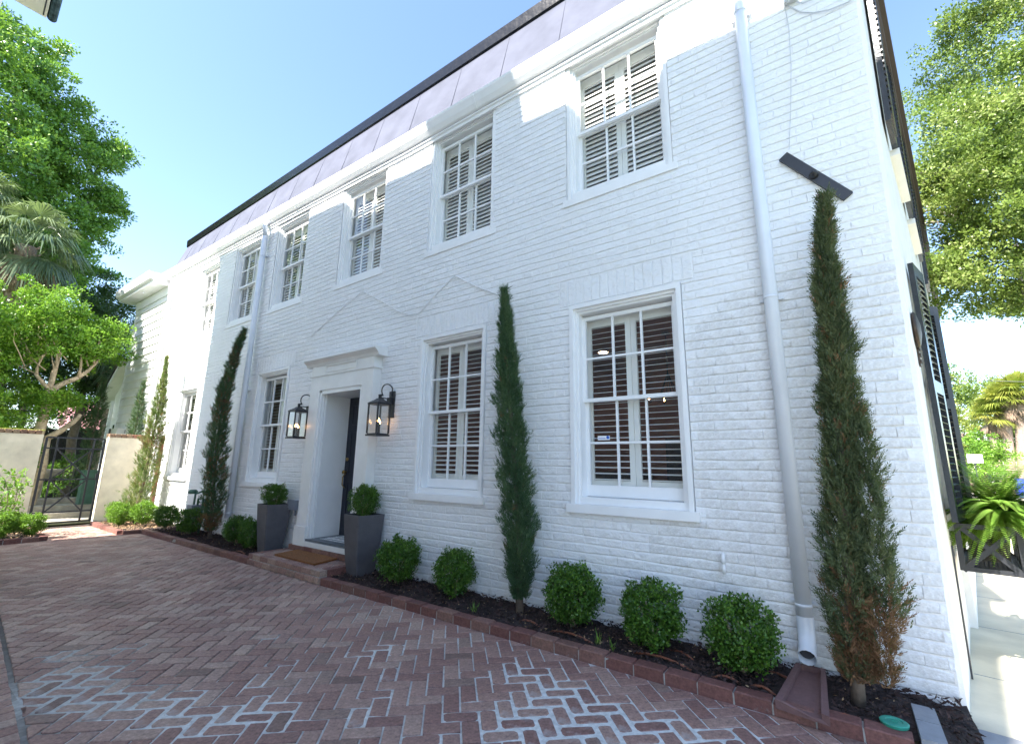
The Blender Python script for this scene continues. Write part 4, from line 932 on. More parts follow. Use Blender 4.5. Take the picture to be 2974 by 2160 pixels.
# ------------------------------------------------------------------ clapboard wing, porch, garden walls, gate
wing = empty('clapboard_wing', (-16.3, D + .1, 0), 'white clapboard wing with wide eave standing beyond the brick house', 'house')
WY = D + .06; WX0, WX1 = -17.75, XL - .003
MB().box(WX0, WX1, WY + .02, WY + 6, -.05, 6.35).obj('wall', M['siding'], wing)
nb = 26
for i in range(nb):
    z = .12 + i * .24; m = MB(); m.add([(WX0 + .10, WY - .036, z), (WX1, WY - .036, z), (WX1, WY + .018, z), (WX0 + .10, WY + .018, z), (WX0 + .10, WY - .004, z + .24), (WX1, WY - .004, z + .24), (WX1, WY + .018, z + .24), (WX0 + .10, WY + .018, z + .24)],
                                [(3, 2, 1, 0), (4, 5, 6, 7), (0, 1, 5, 4), (1, 2, 6, 5), (3, 0, 4, 7)]); m.obj('clapboard', M['siding'], wing)
MB().box(WX0 - .02, WX0 + .10, WY - .03, WY + .1, 0, 6.33).obj('corner_board', M['trim'], wing)
MB().extrude_x([(WY, 6.05), (WY - .05, 6.05), (WY - .06, 6.30), (WY, 6.30)], [WX0, WX1]).obj('frieze_board', M['trim'], wing)
MB().extrude_x([(WY + .1, 6.30), (WY - .42, 6.30), (WY - .42, 6.36), (WY - .50, 6.40), (WY - .54, 6.52), (WY - .54, 6.60), (WY + .1, 6.62)], [WX0 - .35, -15.6, -15.06], lambda x: .03 * (x + 15.06) * -.2).obj('eave', M['trim'], wing)
MB().tube([(-16.2, WY - .30, 6.24), (-16.2, WY - .30, 6.31)], .03, 8).obj('eave_spotlight', M['trim'], wing)
MB().box(WX0 - .3, WX1, WY + .1, WY + 6, 6.40, 6.60).obj('roof', M['roofmetal'], wing)
po = empty('porch', (-18.6, D + .4, 0), 'low rear porch with sloping eave at the far end of the clapboard wing', 'porch')
m = MB(); m.add([(-19.6, 4.0, 3.20), (-17.76, 4.0, 4.45), (-17.76, 6.0, 4.45), (-19.6, 6.0, 3.20), (-19.6, 4.0, 3.08), (-17.76, 4.0, 4.33), (-17.76, 6.0, 4.33), (-19.6, 6.0, 3.08)], [(0, 1, 2, 3), (7, 6, 5, 4), (0, 4, 5, 1), (3, 2, 6, 7), (0, 3, 7, 4)]); m.obj('eave', M['trimw'], po)
m = MB(); m.add([(-19.7, 3.98, 3.21), (-17.76, 3.98, 4.53), (-17.76, 6.0, 4.53), (-19.7, 6.0, 3.21)], [(0, 1, 2, 3)]); m.obj('roof', M['roofdark'], po)
m = MB(); m.add([(-19.0, 4.3, 0), (-17.76, 4.3, 0), (-17.76, 4.3, 4.3), (-19.0, 4.3, 3.45), (-19.0, 6, 0), (-19.0, 6, 3.4)], [(0, 1, 2, 3), (4, 0, 3, 5)]); m.obj('wall', M['siding'], po)
for i in range(16): MB().box(-18.95, -17.76, 4.285, 4.299, .1 + i * .2, .115 + i * .2).obj('clapboard', M['siding'], po)
MB().box(-19.05, -18.95, 4.22, 4.30, 0, 3.3).obj('post', M['trim'], po); MB().box(-18.55, -18.25, 4.27, 4.284, 1.9, 2.5).obj('window', M['carglass'], po)
t = empty('meter_box', (-16.0, D, 2.0), 'small white box on the clapboard wing behind the garden wall', 'meter box'); MB().box(-17.3, -16.7, WY - .20, WY - .03, 1.9, 2.32).obj('box_body', M['trimw'], t); MB().box(-17.42, -17.32, WY - .22, WY - .03, 1.9, 2.32).obj('side_panel', M['black'], t)

def garden_wall(y0, y1, label, th=.22, ht=1.955):
    t = empty('garden_wall', (-14.05, (y0 + y1) / 2, 0), label, 'garden wall', 'stucco garden walls at the gate')
    m = MB(); n = 10; vs = []; fs = []
    m.box(-14.05 - th / 2, -14.05 + th / 2, y0, y1, -.05, ht); m.obj('wall', M['cstucco'], t)
    y = y0 - .01
    while y < y1 - .03:
        b = min(y + .1, y1 + .01); m = MB(); rbrick(m, -14.05 - th / 2 - .02, -14.05 + th / 2 + .02, y + .008, b, ht - .002 + .003, ht + .082 + random.uniform(-.006, .006), pl=.7 if random.random() < .3 else 0); m.obj('brick', M['capbrick'], t); y += .112
    return t
gw1 = garden_wall(3.19, D - .01, 'cream stucco garden wall with red brick coping between the gate and the house')
gw2 = garden_wall(-1.5, 2.10, 'cream stucco garden wall with mossy brick coping left of the iron gate')
# moss on the left coping
P = np.stack([RNG.uniform(-14.18, -13.93, 2500), RNG.uniform(0.4, 2.1, 2500), 2.035 + RNG.uniform(0, .012, 2500)], 1); V, F = leaf_quads(P, RNG.normal(size=(2500, 3)) + np.array([0, 0, .6]), .018, .014)
o = link('moss', np_mesh('moss', V, F, M['palmy'], RNG.uniform(0, 1, 2500)), gw2, -wloc(gw2)); tag(o, kind='stuff')
gate = empty('iron_gate', (-14.0, 2.65, 0), 'black wrought iron garden gate with crossed diagonal bars', 'gate')
GXp = -13.97; y0, y1, gb_, gt_ = 2.16, 3.13, .07, 1.90; ya, yb = 2.34, 2.95
def gbar(a, b, nm, w=.032): m = MB(); m.bar((GXp, a[0], a[1]), (GXp, b[0], b[1]), w, w * .8, up=(1, 0, 0)); m.obj(nm, M['iron'], gate)
gbar((y0, gb_), (y0, gt_), 'stile', .04); gbar((y1, gb_), (y1, gt_), 'stile', .04); gbar((ya, gb_), (ya, gt_), 'upright'); gbar((yb, gb_), (yb, gt_), 'upright')
gbar((y0, gt_), (y1, gt_), 'rail', .034)
for z in (1.67, 1.0, .31, gb_ + .02): gbar((y0, z), (y1, z), 'rail', .03)
for zA, zB in ((1.67, 1.0), (1.0, .31)):
    gbar((ya, zA), (yb, zB), 'diagonal_bar', .026)
    m = MB(); m.bar((GXp + .022, ya, zB), (GXp + .022, yb, zA), .026, .02, up=(1, 0, 0)); m.obj('diagonal_bar', M['iron'], gate)
MB().box(GXp - .01, GXp + .04, y1 - .05, y1 - .01, .98, 1.12).obj('latch', M['iron'], gate)

# garden beyond the gate
t = empty('garden_steps', (-15.2, 2.6, 0), 'low pale stone garden steps seen through the iron gate', 'steps')
for i in range(4): MB().box(-15.05 - i * .7, -14.4 - i * .7, 1.5, 3.7, 0, .07 + i * .12).obj('step', M['stone'], t)
t = empty('fountain', (-17.2, 2.62, 0), 'stone fountain bowl on a square pedestal seen through the iron gate', 'fountain')
MB().box(-17.42, -16.98, 2.30, 2.74, .3, .86).box(-17.46, -16.94, 2.26, 2.78, .3, .42).obj('pedestal', M['stone'], t); MB().lathe([(.16, 0), (.20, .05), (.42, .16), (.50, .26), (.50, .31), (.45, .31), (.40, .24)], (-17.2, 2.62, .86), 22).obj('bowl', M['stone'], t, True)
t = empty('utility_cabinet', (-16.0, 3.42, 0), 'dark green utility cabinet behind the right side of the gate', 'cabinet'); MB().box(-16.15, -15.85, 3.27, 3.55, .1, 1.12).obj('body', M['utilgreen'], t); MB().box(-16.17, -15.83, 3.25, 3.57, 1.12, 1.16).obj('lid', M['utilgreen'], t); MB().box(-15.849, -15.84, 3.32, 3.50, .7, 1.0).obj('door_panel', M['utilgreen'], t)
t = empty('wooden_fence', (-23, 2.5, 0), 'dark board fence standing behind the garden under the trees', 'fence')
for i in range(60): MB().box(-23.03 + random.uniform(-.01, .01), -23.0, -3 + i * .16, -3 + i * .16 + .15, 0, 2.5 + random.uniform(-.02, .02)).obj('board', M['darkwood'], t)
t = empty('pink_outbuilding', (-29, 4, 0), 'pink roofed outbuilding glimpsed between the trees beyond the garden', 'outbuilding')
MB().box(-31, -28.2, 4.4, 6.6, 0, 2.6).obj('wall', M['darkwood'], t)
m = MB(); m.add([(-27.9, 4.6, 2.75), (-27.9, 6.5, 2.75), (-29.6, 6.5, 4.2), (-29.6, 4.6, 4.2)], [(0, 1, 2, 3)]); m.obj('roof', M['pink'], t)
for i in range(7): MB().bar((-27.92 - i * .24, 4.6, 2.78 + i * .205), (-27.92 - i * .24, 6.5, 2.78 + i * .205), .02, .012).obj('roof_batten', M['pink'], t)

# ------------------------------------------------------------------ neighbour's building behind the camera (its eave end is in view; it shades the drive)
nbh = empty('neighbour_house', (-6, -4, 0), 'tall cream neighbour house whose soffit corner and copper gutter show at top left', 'house')
def NY(x): return 0.0555 * -x
HE = 10.2; NX0 = -12.15; NX1 = -.22
m = MB(); yw0, yw1 = NY(NX0) - .70, NY(NX1) - .70
m.add([(NX0, yw0, 0), (NX1, yw1, 0), (NX1 - 1.4, yw1 - 9, 0), (NX0, yw0 - 9, 0), (NX0, yw0, HE), (NX1, yw1, HE), (NX1 - 1.4, yw1 - 9, HE), (NX0, yw0 - 9, HE)], [(0, 1, 5, 4), (1, 2, 6, 5), (2, 3, 7, 6), (3, 0, 4, 7), (4, 5, 6, 7)])
m.obj('wall', M['nstucco'], nbh)
m = MB(); e0, e1 = NY(NX0), NY(NX1 + .3); zz0, zz1 = HE + .06, HE + .30
m.add([(NX0 - .12, e0 - .12, zz0), (NX1 + .3, e1 - .12, zz0), (NX1 + .3, e1 - .9, zz0), (NX0 - .12, e0 - .9, zz0), (NX0 - .12, e0 - .12, zz1), (NX1 + .3, e1 - .12, zz1), (NX1 + .3, e1 - .9, zz1), (NX0 - .12, e0 - .9, zz1)], [(3, 2, 1, 0), (4, 5, 6, 7), (0, 1, 5, 4), (1, 2, 6, 5), (2, 3, 7, 6), (3, 0, 4, 7)])
m.obj('soffit', M['soffit'], nbh)
m = MB(); m.bar((NX0 - .06, e0 - .17, zz0 - .004), (NX1 + .2, e1 - .17, zz0 - .004), .02, .012); m.obj('soffit_moulding', M['darkmatte'], nbh)
gt = MB(); vs = []; fs = []; nn = 10
for x, e in ((NX0 - .12, e0), (-8, NY(-8)), (-4, NY(-4)), (NX1 + .3, e1)):
    for j in range(nn): a = math.pi * (j / (nn - 1)) + math.pi; vs.append((x, e - .045 + .075 * math.cos(a), zz0 + .07 + .085 * math.sin(a)))
for i in range(3):
    for j in range(nn): fs.append((i * nn + j, i * nn + (j + 1) % nn, (i + 1) * nn + (j + 1) % nn, (i + 1) * nn + j))
fs.append(tuple(range(nn))); gt.add(vs, fs); gt.obj('gutter', M['copper'], nbh, True)
m = MB(); m.add([(NX0 - .12, e0 - .1, zz1), (NX1 + .3, e1 - .1, zz1), (NX1 - .6, e1 - 5, zz1 + 2.6), (NX0 + 3.5, e0 - 5, zz1 + 2.6), (NX0 - .12, e0 - 9.5, zz1), (NX1 - 1.2, e1 - 9.5, zz1)], [(0, 1, 2, 3), (0, 3, 4), (1, 5, 2), (3, 2, 5, 4)]); m.obj('roof', M['roofslate'], nbh)
m = MB(); cxx = -4.45; m.add([(cxx - .92, -1.0, HE), (cxx + .92, -1.0, HE), (cxx + .92, -1.6, HE), (cxx - .92, -1.6, HE), (cxx - .78, -1.05, HE + 2.30), (cxx + .78, -1.05, HE + 2.30), (cxx + .78, -1.55, HE + 2.30), (cxx - .78, -1.55, HE + 2.9)], [(4, 5, 6, 7), (0, 1, 5, 4), (1, 2, 6, 5), (2, 3, 7, 6), (3, 0, 4, 7)]); m.obj('chimney', M['capbrick'], nbh)

# ------------------------------------------------------------------ vegetation builders
def cat_vf(parts):
    V = []; F = []; T = []; MI = []; b = 0
    for v, f, t, m in parts:
        V.append(v); F.append(f + b); T.append(t); MI.append(np.full(len(f), m)); b += len(v)
    return np.concatenate(V), np.concatenate(F), np.concatenate(T), np.concatenate(MI)
def foliage(name, parts, mats, parent, kind='stuff'):
    V, F, T, MI = cat_vf(parts); w = wloc(parent); V = V - np.array(w)
    o = link(name, np_mesh(name, V, F, mats, T, mi=MI), parent); return tag(o, kind=kind)
def limb(mb, a, b, r0, r1, bend=.12, n=6, sides=7):
    a = Vector(a); b = Vector(b); Lg = (b - a).length; side = Vector((random.uniform(-1, 1), random.uniform(-1, 1), random.uniform(-.3, .6))) * Lg * bend
    pts = [a.lerp(b, i / n) + side * math.sin(math.pi * i / n) + Vector((random.uniform(-1, 1), random.uniform(-1, 1), random.uniform(-1, 1))) * Lg * .012 for i in range(n + 1)]
    mb.tube(pts, [r0 + (r1 - r0) * i / n for i in range(n + 1)], sides); return pts

BOXM = []
def boxwood_mesh(seed, mat, stems=True):
    """unit bush, radius about 1, centre at z=1.05"""
    rg = np.random.default_rng(seed); n = 520
    o = unit(rg.normal(size=(n, 3))); o = o / (np.abs(o) ** 3.2).sum(1, keepdims=True) ** (1 / 3.2) * .93
    lump = 1 + .16 * np.sin(o[:, 0] * 5 + seed) * np.sin(o[:, 1] * 6 + 2 * seed) + .10 * np.sin(o[:, 2] * 7 + seed * 3) * np.cos(o[:, 0] * 6 + seed)
    rr = rg.uniform(.28, 1, n) ** .42; rr[:int(n * .06)] *= 1.10
    C = o * (rr * lump)[:, None]; C[:, 2] = C[:, 2] * .98
    low = C[:, 2] < -.45; C[low, :2] *= (1 + (C[low, 2:3] + .45) * .75)
    C[:, 2] += 1.08
    V, F, t = clump_leaves(C, .15, 15, .105, .075, up=.5, squash=.9, out=.8)
    return V, F, np.clip(t * .8 + .22 * (rg.uniform(0, 1, len(t)) > .86), 0, 1)
def bush(name, x, y, z, r, label, cat='shrub', mat='box', seed=1, group=None, hs=1.0, inpot=False):
    t = empty(name, (x, y, z), label, cat, group)
    V, F, T = boxwood_mesh(seed, mat); a = seed * 1.7; c, s_ = math.cos(a), math.sin(a)
    V = np.stack([V[:, 0] * c - V[:, 1] * s_, V[:, 0] * s_ + V[:, 1] * c, V[:, 2] * hs], 1) * r * .95 + np.array([x, y, z])
    foliage('leaves', [(V, F, T, 0)], M[mat], t)
    m = MB()
    for k in range(9):
        q = k * 2.4; e = (x + math.cos(q) * r * .55, y + math.sin(q) * r * .55, z + r * (1.2 + .3 * math.sin(k)))
        limb(m, (x + math.cos(q) * .012, y + math.sin(q) * .012, z), e, .007, .0025, .1, 4, 5)
    m.obj('stems', M['palebark'], t, True, kind='stuff'); return t
def cypress(name, path, nspray, label, mat='cyp', dead=None, size=.085, seed=3, trunk='bark', group=None, deadfrac=.02, side=None):
    """path: (x,y,z,r) from the ground to the tip"""
    rg = np.random.default_rng(seed); P = np.array(path); z = P[:, 2]
    t = empty(name, (path[0][0], path[0][1], path[0][2]), label, 'cypress', group)
    zs = rg.uniform(z[0] + .12, z[-1], nspray); w = np.interp(zs, z, P[:, 3]); keep = rg.uniform(0, P[:, 3].max(), nspray) < w + .35 * P[:, 3].max(); zs = zs[keep]
    cx = np.interp(zs, z, P[:, 0]); cy = np.interp(zs, z, P[:, 1]); r = np.interp(zs, z, P[:, 3]); n = len(zs)
    a = rg.uniform(0, 2 * np.pi, n); lump = 1 + .34 * np.sin(a * 3 + zs * 7 + seed) * np.sin(zs * 9 + a * 2) + .26 * np.sin(zs * 15 + a * 2 + seed) + .14 * np.sin(zs * 37 + a * 3)
    if side is not None:
        Q = np.array(side); f_ = (rg.uniform(0, 1, n) < .34) & (zs > Q[0, 2]) & (zs < Q[-1, 2]); cx = np.where(f_, np.interp(zs, Q[:, 2], Q[:, 0]), cx); r = np.where(f_, np.interp(zs, Q[:, 2], Q[:, 3]), r)
    rad = r * lump * rg.uniform(.08, 1, n) ** .45; stick = rg.uniform(0, 1, n) > .97; rad[stick] *= 1.15
    o = np.stack([np.cos(a), np.sin(a), np.zeros(n)], 1); B = np.stack([cx, cy, zs], 1) + o * rad[:, None] * .85
    A = unit(o * .55 + np.array([0, 0, .95]) + rg.normal(size=(n, 3)) * .28); S = unit(np.cross(A, rg.normal(size=(n, 3)))); N = np.cross(A, S)
    L = size * rg.uniform(.6, 1.3, n) * (1 + .15 * stick); parts = []; k = 13; Pq = []; Dq = []; Lq = []; Tq = []
    ct = rg.uniform(0, .6, n) * .7 + .3 * np.clip(.5 + .5 * np.sin(zs * 5 + a * 2), 0, 1)
    for i in range(k):
        f = (i // 2) / (k / 2); sg = 1 if i % 2 else -1; 
        Pq.append(B + A * (L * f)[:, None]); d = A + (S * sg * .75 + N * (.3 * ((i % 3) - 1))) * (1 if i < k - 1 else 0) ; Dq.append(d); Lq.append(L * (.42 - .2 * f)); Tq.append(ct + rg.uniform(0, .35, n))
    Pq = np.concatenate(Pq); Dq = np.concatenate(Dq); Lq = np.concatenate(Lq); Tq = np.clip(np.concatenate(Tq), 0, 1)
    V, F = leaf_quads(Pq, Dq, Lq, Lq * .26, .1)
    dd = rg.uniform(0, 1, n) < deadfrac
    if dead: dd |= dead(B, rg)
    mi = np.tile(dd.astype(int), k)
    w_ = np.array(wloc(t)); o_ = link('foliage', np_mesh('foliage', V - w_, F, [M[mat], M['cypdead']], Tq, mi=mi), t); tag(o_, kind='stuff')
    m = MB(); m.tube([(p[0], p[1], p[2]) for p in path], [max(.006, .035 * (1 - i / (len(path) - 1)) + .004) for i in range(len(path))], 8); m.obj('trunk', M[trunk], t, True)
    return t
def fan_leaf(P0, Dv, Lp, Rb, nseg=38, droop=.35, spread=210, tint=.5, rg=RNG):
    """palmetto leaf: petiole end at P0+D*Lp, segments radiate in the leaf plane and droop at the tips"""
    Dv = unit(Dv); up = np.array([0, 0, 1.0]); S = unit(np.cross(Dv, up) + rg.normal(size=3) * .05); N = np.cross(S, Dv); H = P0 + Dv * Lp
    V = []; T = []
    for i in range(nseg):
        a = math.radians(-spread / 2 + spread * i / (nseg - 1)); d = Dv * math.cos(a) + S * math.sin(a); ln = Rb * (1 - .25 * abs(a) / math.radians(spread / 2)) * rg.uniform(.85, 1.1)
        w = ln * .030; q = unit(np.cross(d, N)); zig = N * (.02 * Rb * (1 if i % 2 else -1)); m1 = H + d * ln * .55 + zig; m1[2] -= droop * ln * .12; tip = H + d * ln + zig; tip[2] -= droop * ln * rg.uniform(.5, 1.1)
        V += [H, m1 + q * w, tip, m1 - q * w]; T.append(tint + rg.uniform(-.2, .2))
    w = .018 * Rb; V += [P0 - S * w, P0 + S * w, H + S * w * .7, H - S * w * .7]; T.append(tint)
    return np.array(V), np.arange(len(V)).reshape(-1, 4), np.clip(np.array(T), 0, 1)
def palm(name, base, crown, nf, Lp, Rb, label, mat='palm', dead=8, tr=.17, seed=1, group=None, trunkmat='palmbark', dr=0.0):
    rg = np.random.default_rng(seed); t = empty(name, base, label, 'palm tree', group); m = MB(); c = Vector(crown)
    b = Vector(base); pts = [b.lerp(c, i / 10) for i in range(11)]; m.tube(pts, [tr * (1.2 - .02 * i) if i < 8 else tr * (1.0 + .25 * (i - 7) / 3) for i in range(11)], 12)
    Hh = (c - b).length
    for i in range(60):   # old leaf boots near the crown
        f = .72 + .28 * i / 60; p = b.lerp(c, f); a = i * 2.4; d = Vector((math.cos(a), math.sin(a), .9)).normalized(); q = p + Vector((math.cos(a), math.sin(a), 0)) * tr
        m.bar(q, q + d * .16, .05, .03)
    m.obj('trunk', M[trunkmat], t, True)
    parts = []
    for i in range(nf):
        a = i * 2.399 + rg.uniform(-.2, .2); el = math.radians(82 - (95 + 30 * dr) * (i / nf) - 14 * dr + rg.uniform(-8, 8)); d = np.array([math.cos(a) * math.cos(el), math.sin(a) * math.cos(el), math.sin(el)])
        v, f, tt = fan_leaf(np.array(crown) + np.array([0, 0, .1]), d, Lp * rg.uniform(.8, 1.15), Rb * rg.uniform(.85, 1.1), droop=.22 + .3 * (i / nf) + .5 * dr, tint=rg.uniform(.1, .9), rg=rg); parts.append((v, f, tt, 0))
    for i in range(dead):
        a = i * 2.399 + .5; sp_ = rg.uniform(.3, 1.0); d = np.array([math.cos(a) * sp_, math.sin(a) * sp_, -1.0]); v, f, tt = fan_leaf(np.array(crown) + np.array([math.cos(a) * .1, math.sin(a) * .1, -.15]), d, Lp * rg.uniform(.35, .7), Rb * rg.uniform(.7, .95), spread=70, droop=.5, tint=rg.uniform(.2, .9), rg=rg); parts.append((v, f, tt, 1))
    foliage('crown', parts, [M[mat], M['palmdead']], t); return t
def crown(parent, envs, leafL, leafW, per, crad, mat, nm='crown', squash=.7, seed=0, core=.25):
    rg = np.random.default_rng(seed); parts = []; Cs = []
    for cx, cy, cz, rx, ry, rz, n in envs:
        o = unit(rg.normal(size=(n, 3))); rr = rg.uniform(core, 1, n) ** .5; lump = 1 + .22 * np.sin(o[:, 0] * 4 + cx) * np.sin(o[:, 1] * 5 + cy) * np.sin(o[:, 2] * 4 + cz) + rg.uniform(-.08, .16, n)
        R_v = np.array([rx, ry, rz]); nb_ = max(1, n // 9); C = np.array([cx, cy, cz]) + o[:n // 2] * (rr * lump)[:n // 2, None] * R_v * .92; Cs.append(C)
        ob = unit(rg.normal(size=(nb_, 3)) + np.array([0, 0, .25])); st_ = np.array([cx, cy, cz]) + ob * R_v * .55; dv_ = unit(ob * .9 + np.array([0, 0, .45]) + rg.normal(size=(nb_, 3)) * .3); ln_ = rg.uniform(.55, .95, (nb_, 1)) * R_v.mean()
        for q in range(6): Cs.append(st_ + dv_ * ln_ * (q / 5) + rg.normal(size=(nb_, 3)) * .06 * R_v.mean() - np.array([0, 0, .12]) * ln_ * (q / 5) ** 2)
    C = np.concatenate(Cs); V, F, t = clump_leaves(C, crad * rg.uniform(.6, 1.3, len(C)), per, leafL, leafW, up=.35, squash=squash)
    foliage(nm, [(V, F, t, 0)], M[mat], parent); return C

# ------------------------------------------------------------------ shrubs and cypresses along the facade
bush('boxwood', -.70, 3.76, .07, .245, 'round boxwood nearest the open downspout, with bare forked stems showing', seed=1)
bush('boxwood', -1.35, 3.80, .07, .245, 'round boxwood second from the downspout, under the wide lower window', seed=2)
bush('boxwood', -2.07, 3.84, .07, .255, 'round boxwood just right of the middle cypress', seed=3)
bush('boxwood', -3.50, 3.86, .08, .225, 'slightly upright boxwood just left of the middle cypress', seed=4, hs=1.05)
bush('boxwood', -4.38, 3.84, .08, .255, 'round boxwood beside the right hand planter', seed=5)
bush('boxwood', -7.86, 3.80, .09, .215, 'round boxwood tucked against the left hand planter', seed=6)
bush('boxwood', -8.40, 3.82, .10, .22, 'dark round boxwood between the leaning cypress and its neighbour by the left planter', seed=7)
bush('boxwood', -10.15, 3.72, .10, .23, 'dark round boxwood partly behind the gas meter', seed=8)
bush('boxwood', -11.10, 3.66, .12, .22, 'dark round boxwood on the edge of the sunlight, left of the gas meter', seed=9)
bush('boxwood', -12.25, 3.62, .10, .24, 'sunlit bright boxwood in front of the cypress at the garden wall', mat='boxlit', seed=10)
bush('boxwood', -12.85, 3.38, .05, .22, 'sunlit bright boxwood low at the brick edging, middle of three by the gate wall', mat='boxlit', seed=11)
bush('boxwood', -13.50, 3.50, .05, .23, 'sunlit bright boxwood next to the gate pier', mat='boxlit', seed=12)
bush('potted_shrub', -5.17, 3.90, .735, .185, 'clipped green shrub growing in the right hand planter', mat='box', seed=13, hs=1.15, cat='shrub')
bush('potted_shrub', -7.43, 3.88, .735, .185, 'clipped green shrub growing in the left hand planter', mat='box', seed=14, hs=1.0, cat='shrub')
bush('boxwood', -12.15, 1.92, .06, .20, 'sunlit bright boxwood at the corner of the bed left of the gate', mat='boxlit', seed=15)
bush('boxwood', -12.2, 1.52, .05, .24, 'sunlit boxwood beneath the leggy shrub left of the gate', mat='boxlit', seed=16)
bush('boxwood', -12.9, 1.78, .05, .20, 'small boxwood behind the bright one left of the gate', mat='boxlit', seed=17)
def leggy(x, y, z, h, label):
    t = empty('camellia_shrub', (x, y, z), label, 'shrub'); m = MB(); C = []
    for k in range(9):
        a = k * 2.4; e = (x + math.cos(a) * h * .32 * (k % 3 + 1) / 3, y + math.sin(a) * h * .30 * (k % 3 + 1) / 3, z + h * (.6 + .4 * ((k * 5) % 9) / 9)); p = limb(m, (x, y, z), e, .011, .003, .15, 5, 5)
        for q in p[2:]: C.append(tuple(q + Vector((random.uniform(-.05, .05), random.uniform(-.05, .05), 0))))
    m.obj('stems', M['bark'], t, True)
    V, F, tt = clump_leaves(np.array(C), .13, 14, .075, .038, up=.2); foliage('leaves', [(V, F, tt, 0)], M['crape'], t)
leggy(-12.75, 1.55, .05, 1.3, 'leggy glossy leaved shrub against the left garden wall')

def dead1(B, rg): return ((B[:, 2] < .75) & (B[:, 0] + .35 * (B[:, 2] - .4) > -.02 + rg.normal(size=len(B)) * .06) & (B[:, 2] < .62 + rg.normal(size=len(B)) * .08)) | ((B[:, 2] < .42) & (rg.uniform(0, 1, len(B)) < .6))
cypress('cypress', [(-.07, 3.76, .05, .04), (-.06, 3.76, .30, .10), (-.05, 3.76, .62, .145), (-.03, 3.77, 1.1, .11), (.0, 3.78, 1.55, .09), (.02, 3.78, 1.9, .10), (.05, 3.78, 2.3, .085), (.04, 3.78, 2.7, .07), (.08, 3.78, 3.1, .04), (.11, 3.78, 3.42, .012)], 10500,
        'tall slender cypress at the street corner with browned dead foliage at its foot', dead=dead1, size=.075, seed=5, mat='cypo', deadfrac=.045, side=[(.02, 3.76, .12, .05), (.08, 3.76, .40, .11), (.13, 3.76, .62, .115), (.11, 3.77, 1.1, .10), (.12, 3.77, 1.5, .08), (.12, 3.77, 1.85, .03)])
cypress('cypress', [(-2.66, 3.88, .06, .06), (-2.68, 3.88, .35, .11), (-2.68, 3.88, .8, .175), (-2.72, 3.88, 1.2, .165), (-2.78, 3.88, 1.8, .155), (-2.83, 3.88, 2.2, .135), (-2.87, 3.88, 2.7, .085), (-2.90, 3.88, 3.1, .05), (-2.92, 3.88, 3.40, .012)], 8500,
        'dense dark green cypress between the two lower windows', size=.07, seed=6, deadfrac=.004)
def dead3(B, rg): return rg.uniform(0, 1, len(B)) < .10 + .18 * (np.sin(B[:, 2] * 6) > .3) + .35 * (B[:, 2] < .5)
cypress('cypress', [(-9.38, 3.80, .08, .05), (-9.42, 3.79, .4, .16), (-9.46, 3.78, .9, .20), (-9.50, 3.76, 1.5, .18), (-9.52, 3.75, 2.1, .155), (-9.48, 3.75, 2.7, .12), (-9.36, 3.75, 3.2, .085), (-9.20, 3.75, 3.6, .055), (-9.00, 3.75, 3.9, .015)], 8000,
        'leaning dark cypress with brown patches beside the left downspout', dead=dead3, size=.075, seed=7)
def dead4(B, rg): return (rg.uniform(0, 1, len(B)) < .04) | ((np.abs(B[:, 2] - 1.9) < .22) & (rg.uniform(0, 1, len(B)) < .35))
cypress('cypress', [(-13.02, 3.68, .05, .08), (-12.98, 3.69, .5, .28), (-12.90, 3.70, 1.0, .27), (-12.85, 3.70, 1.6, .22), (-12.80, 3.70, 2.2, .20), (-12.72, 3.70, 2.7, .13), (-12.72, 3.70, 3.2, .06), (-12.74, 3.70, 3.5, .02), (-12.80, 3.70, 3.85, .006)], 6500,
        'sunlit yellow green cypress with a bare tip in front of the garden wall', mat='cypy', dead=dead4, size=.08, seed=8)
cypress('cypress', [(-14.75, 3.85, 0, .05), (-14.75, 3.85, .8, .20), (-14.75, 3.85, 2.2, .16), (-14.72, 3.85, 2.9, .09), (-14.7, 3.85, 3.45, .015)], 2600,
        'small green cypress rising behind the garden wall before the clapboards', mat='cyp', size=.09, seed=9)
cypress('cypress', [(-17.4, 3.62, 0, .05), (-17.4, 3.62, .8, .24), (-17.4, 3.62, 2.4, .20), (-17.4, 3.62, 3.2, .12), (-17.4, 3.62, 3.75, .015)], 2600,
        'dark cypress standing before the rear porch', mat='cyp', size=.10, seed=10)
# weeds and seedlings in the bed
wl = ['tiny grassy weed before the middle cypress', 'tiny weed sprouting between the second and third boxwood', 'small weed by the kerb in front of the second boxwood']
for (x, y), lb in zip([(-3.05, 3.66), (-1.72, 3.62), (-1.60, 3.60)], wl):
    P = np.tile(np.array([x, y, .06]), (14, 1)) + RNG.normal(size=(14, 3)) * .012; V, F = leaf_quads(P, RNG.normal(size=(14, 3)) * .35 + np.array([0, 0, 1]), .10 * RNG.uniform(.5, 1.1, 14), .006)
    t = empty('weed', (x, y, .05), lb, 'weed'); foliage('blades', [(V, F, RNG.uniform(0, 1, 14), 0)], M['boxlit'], t, None)

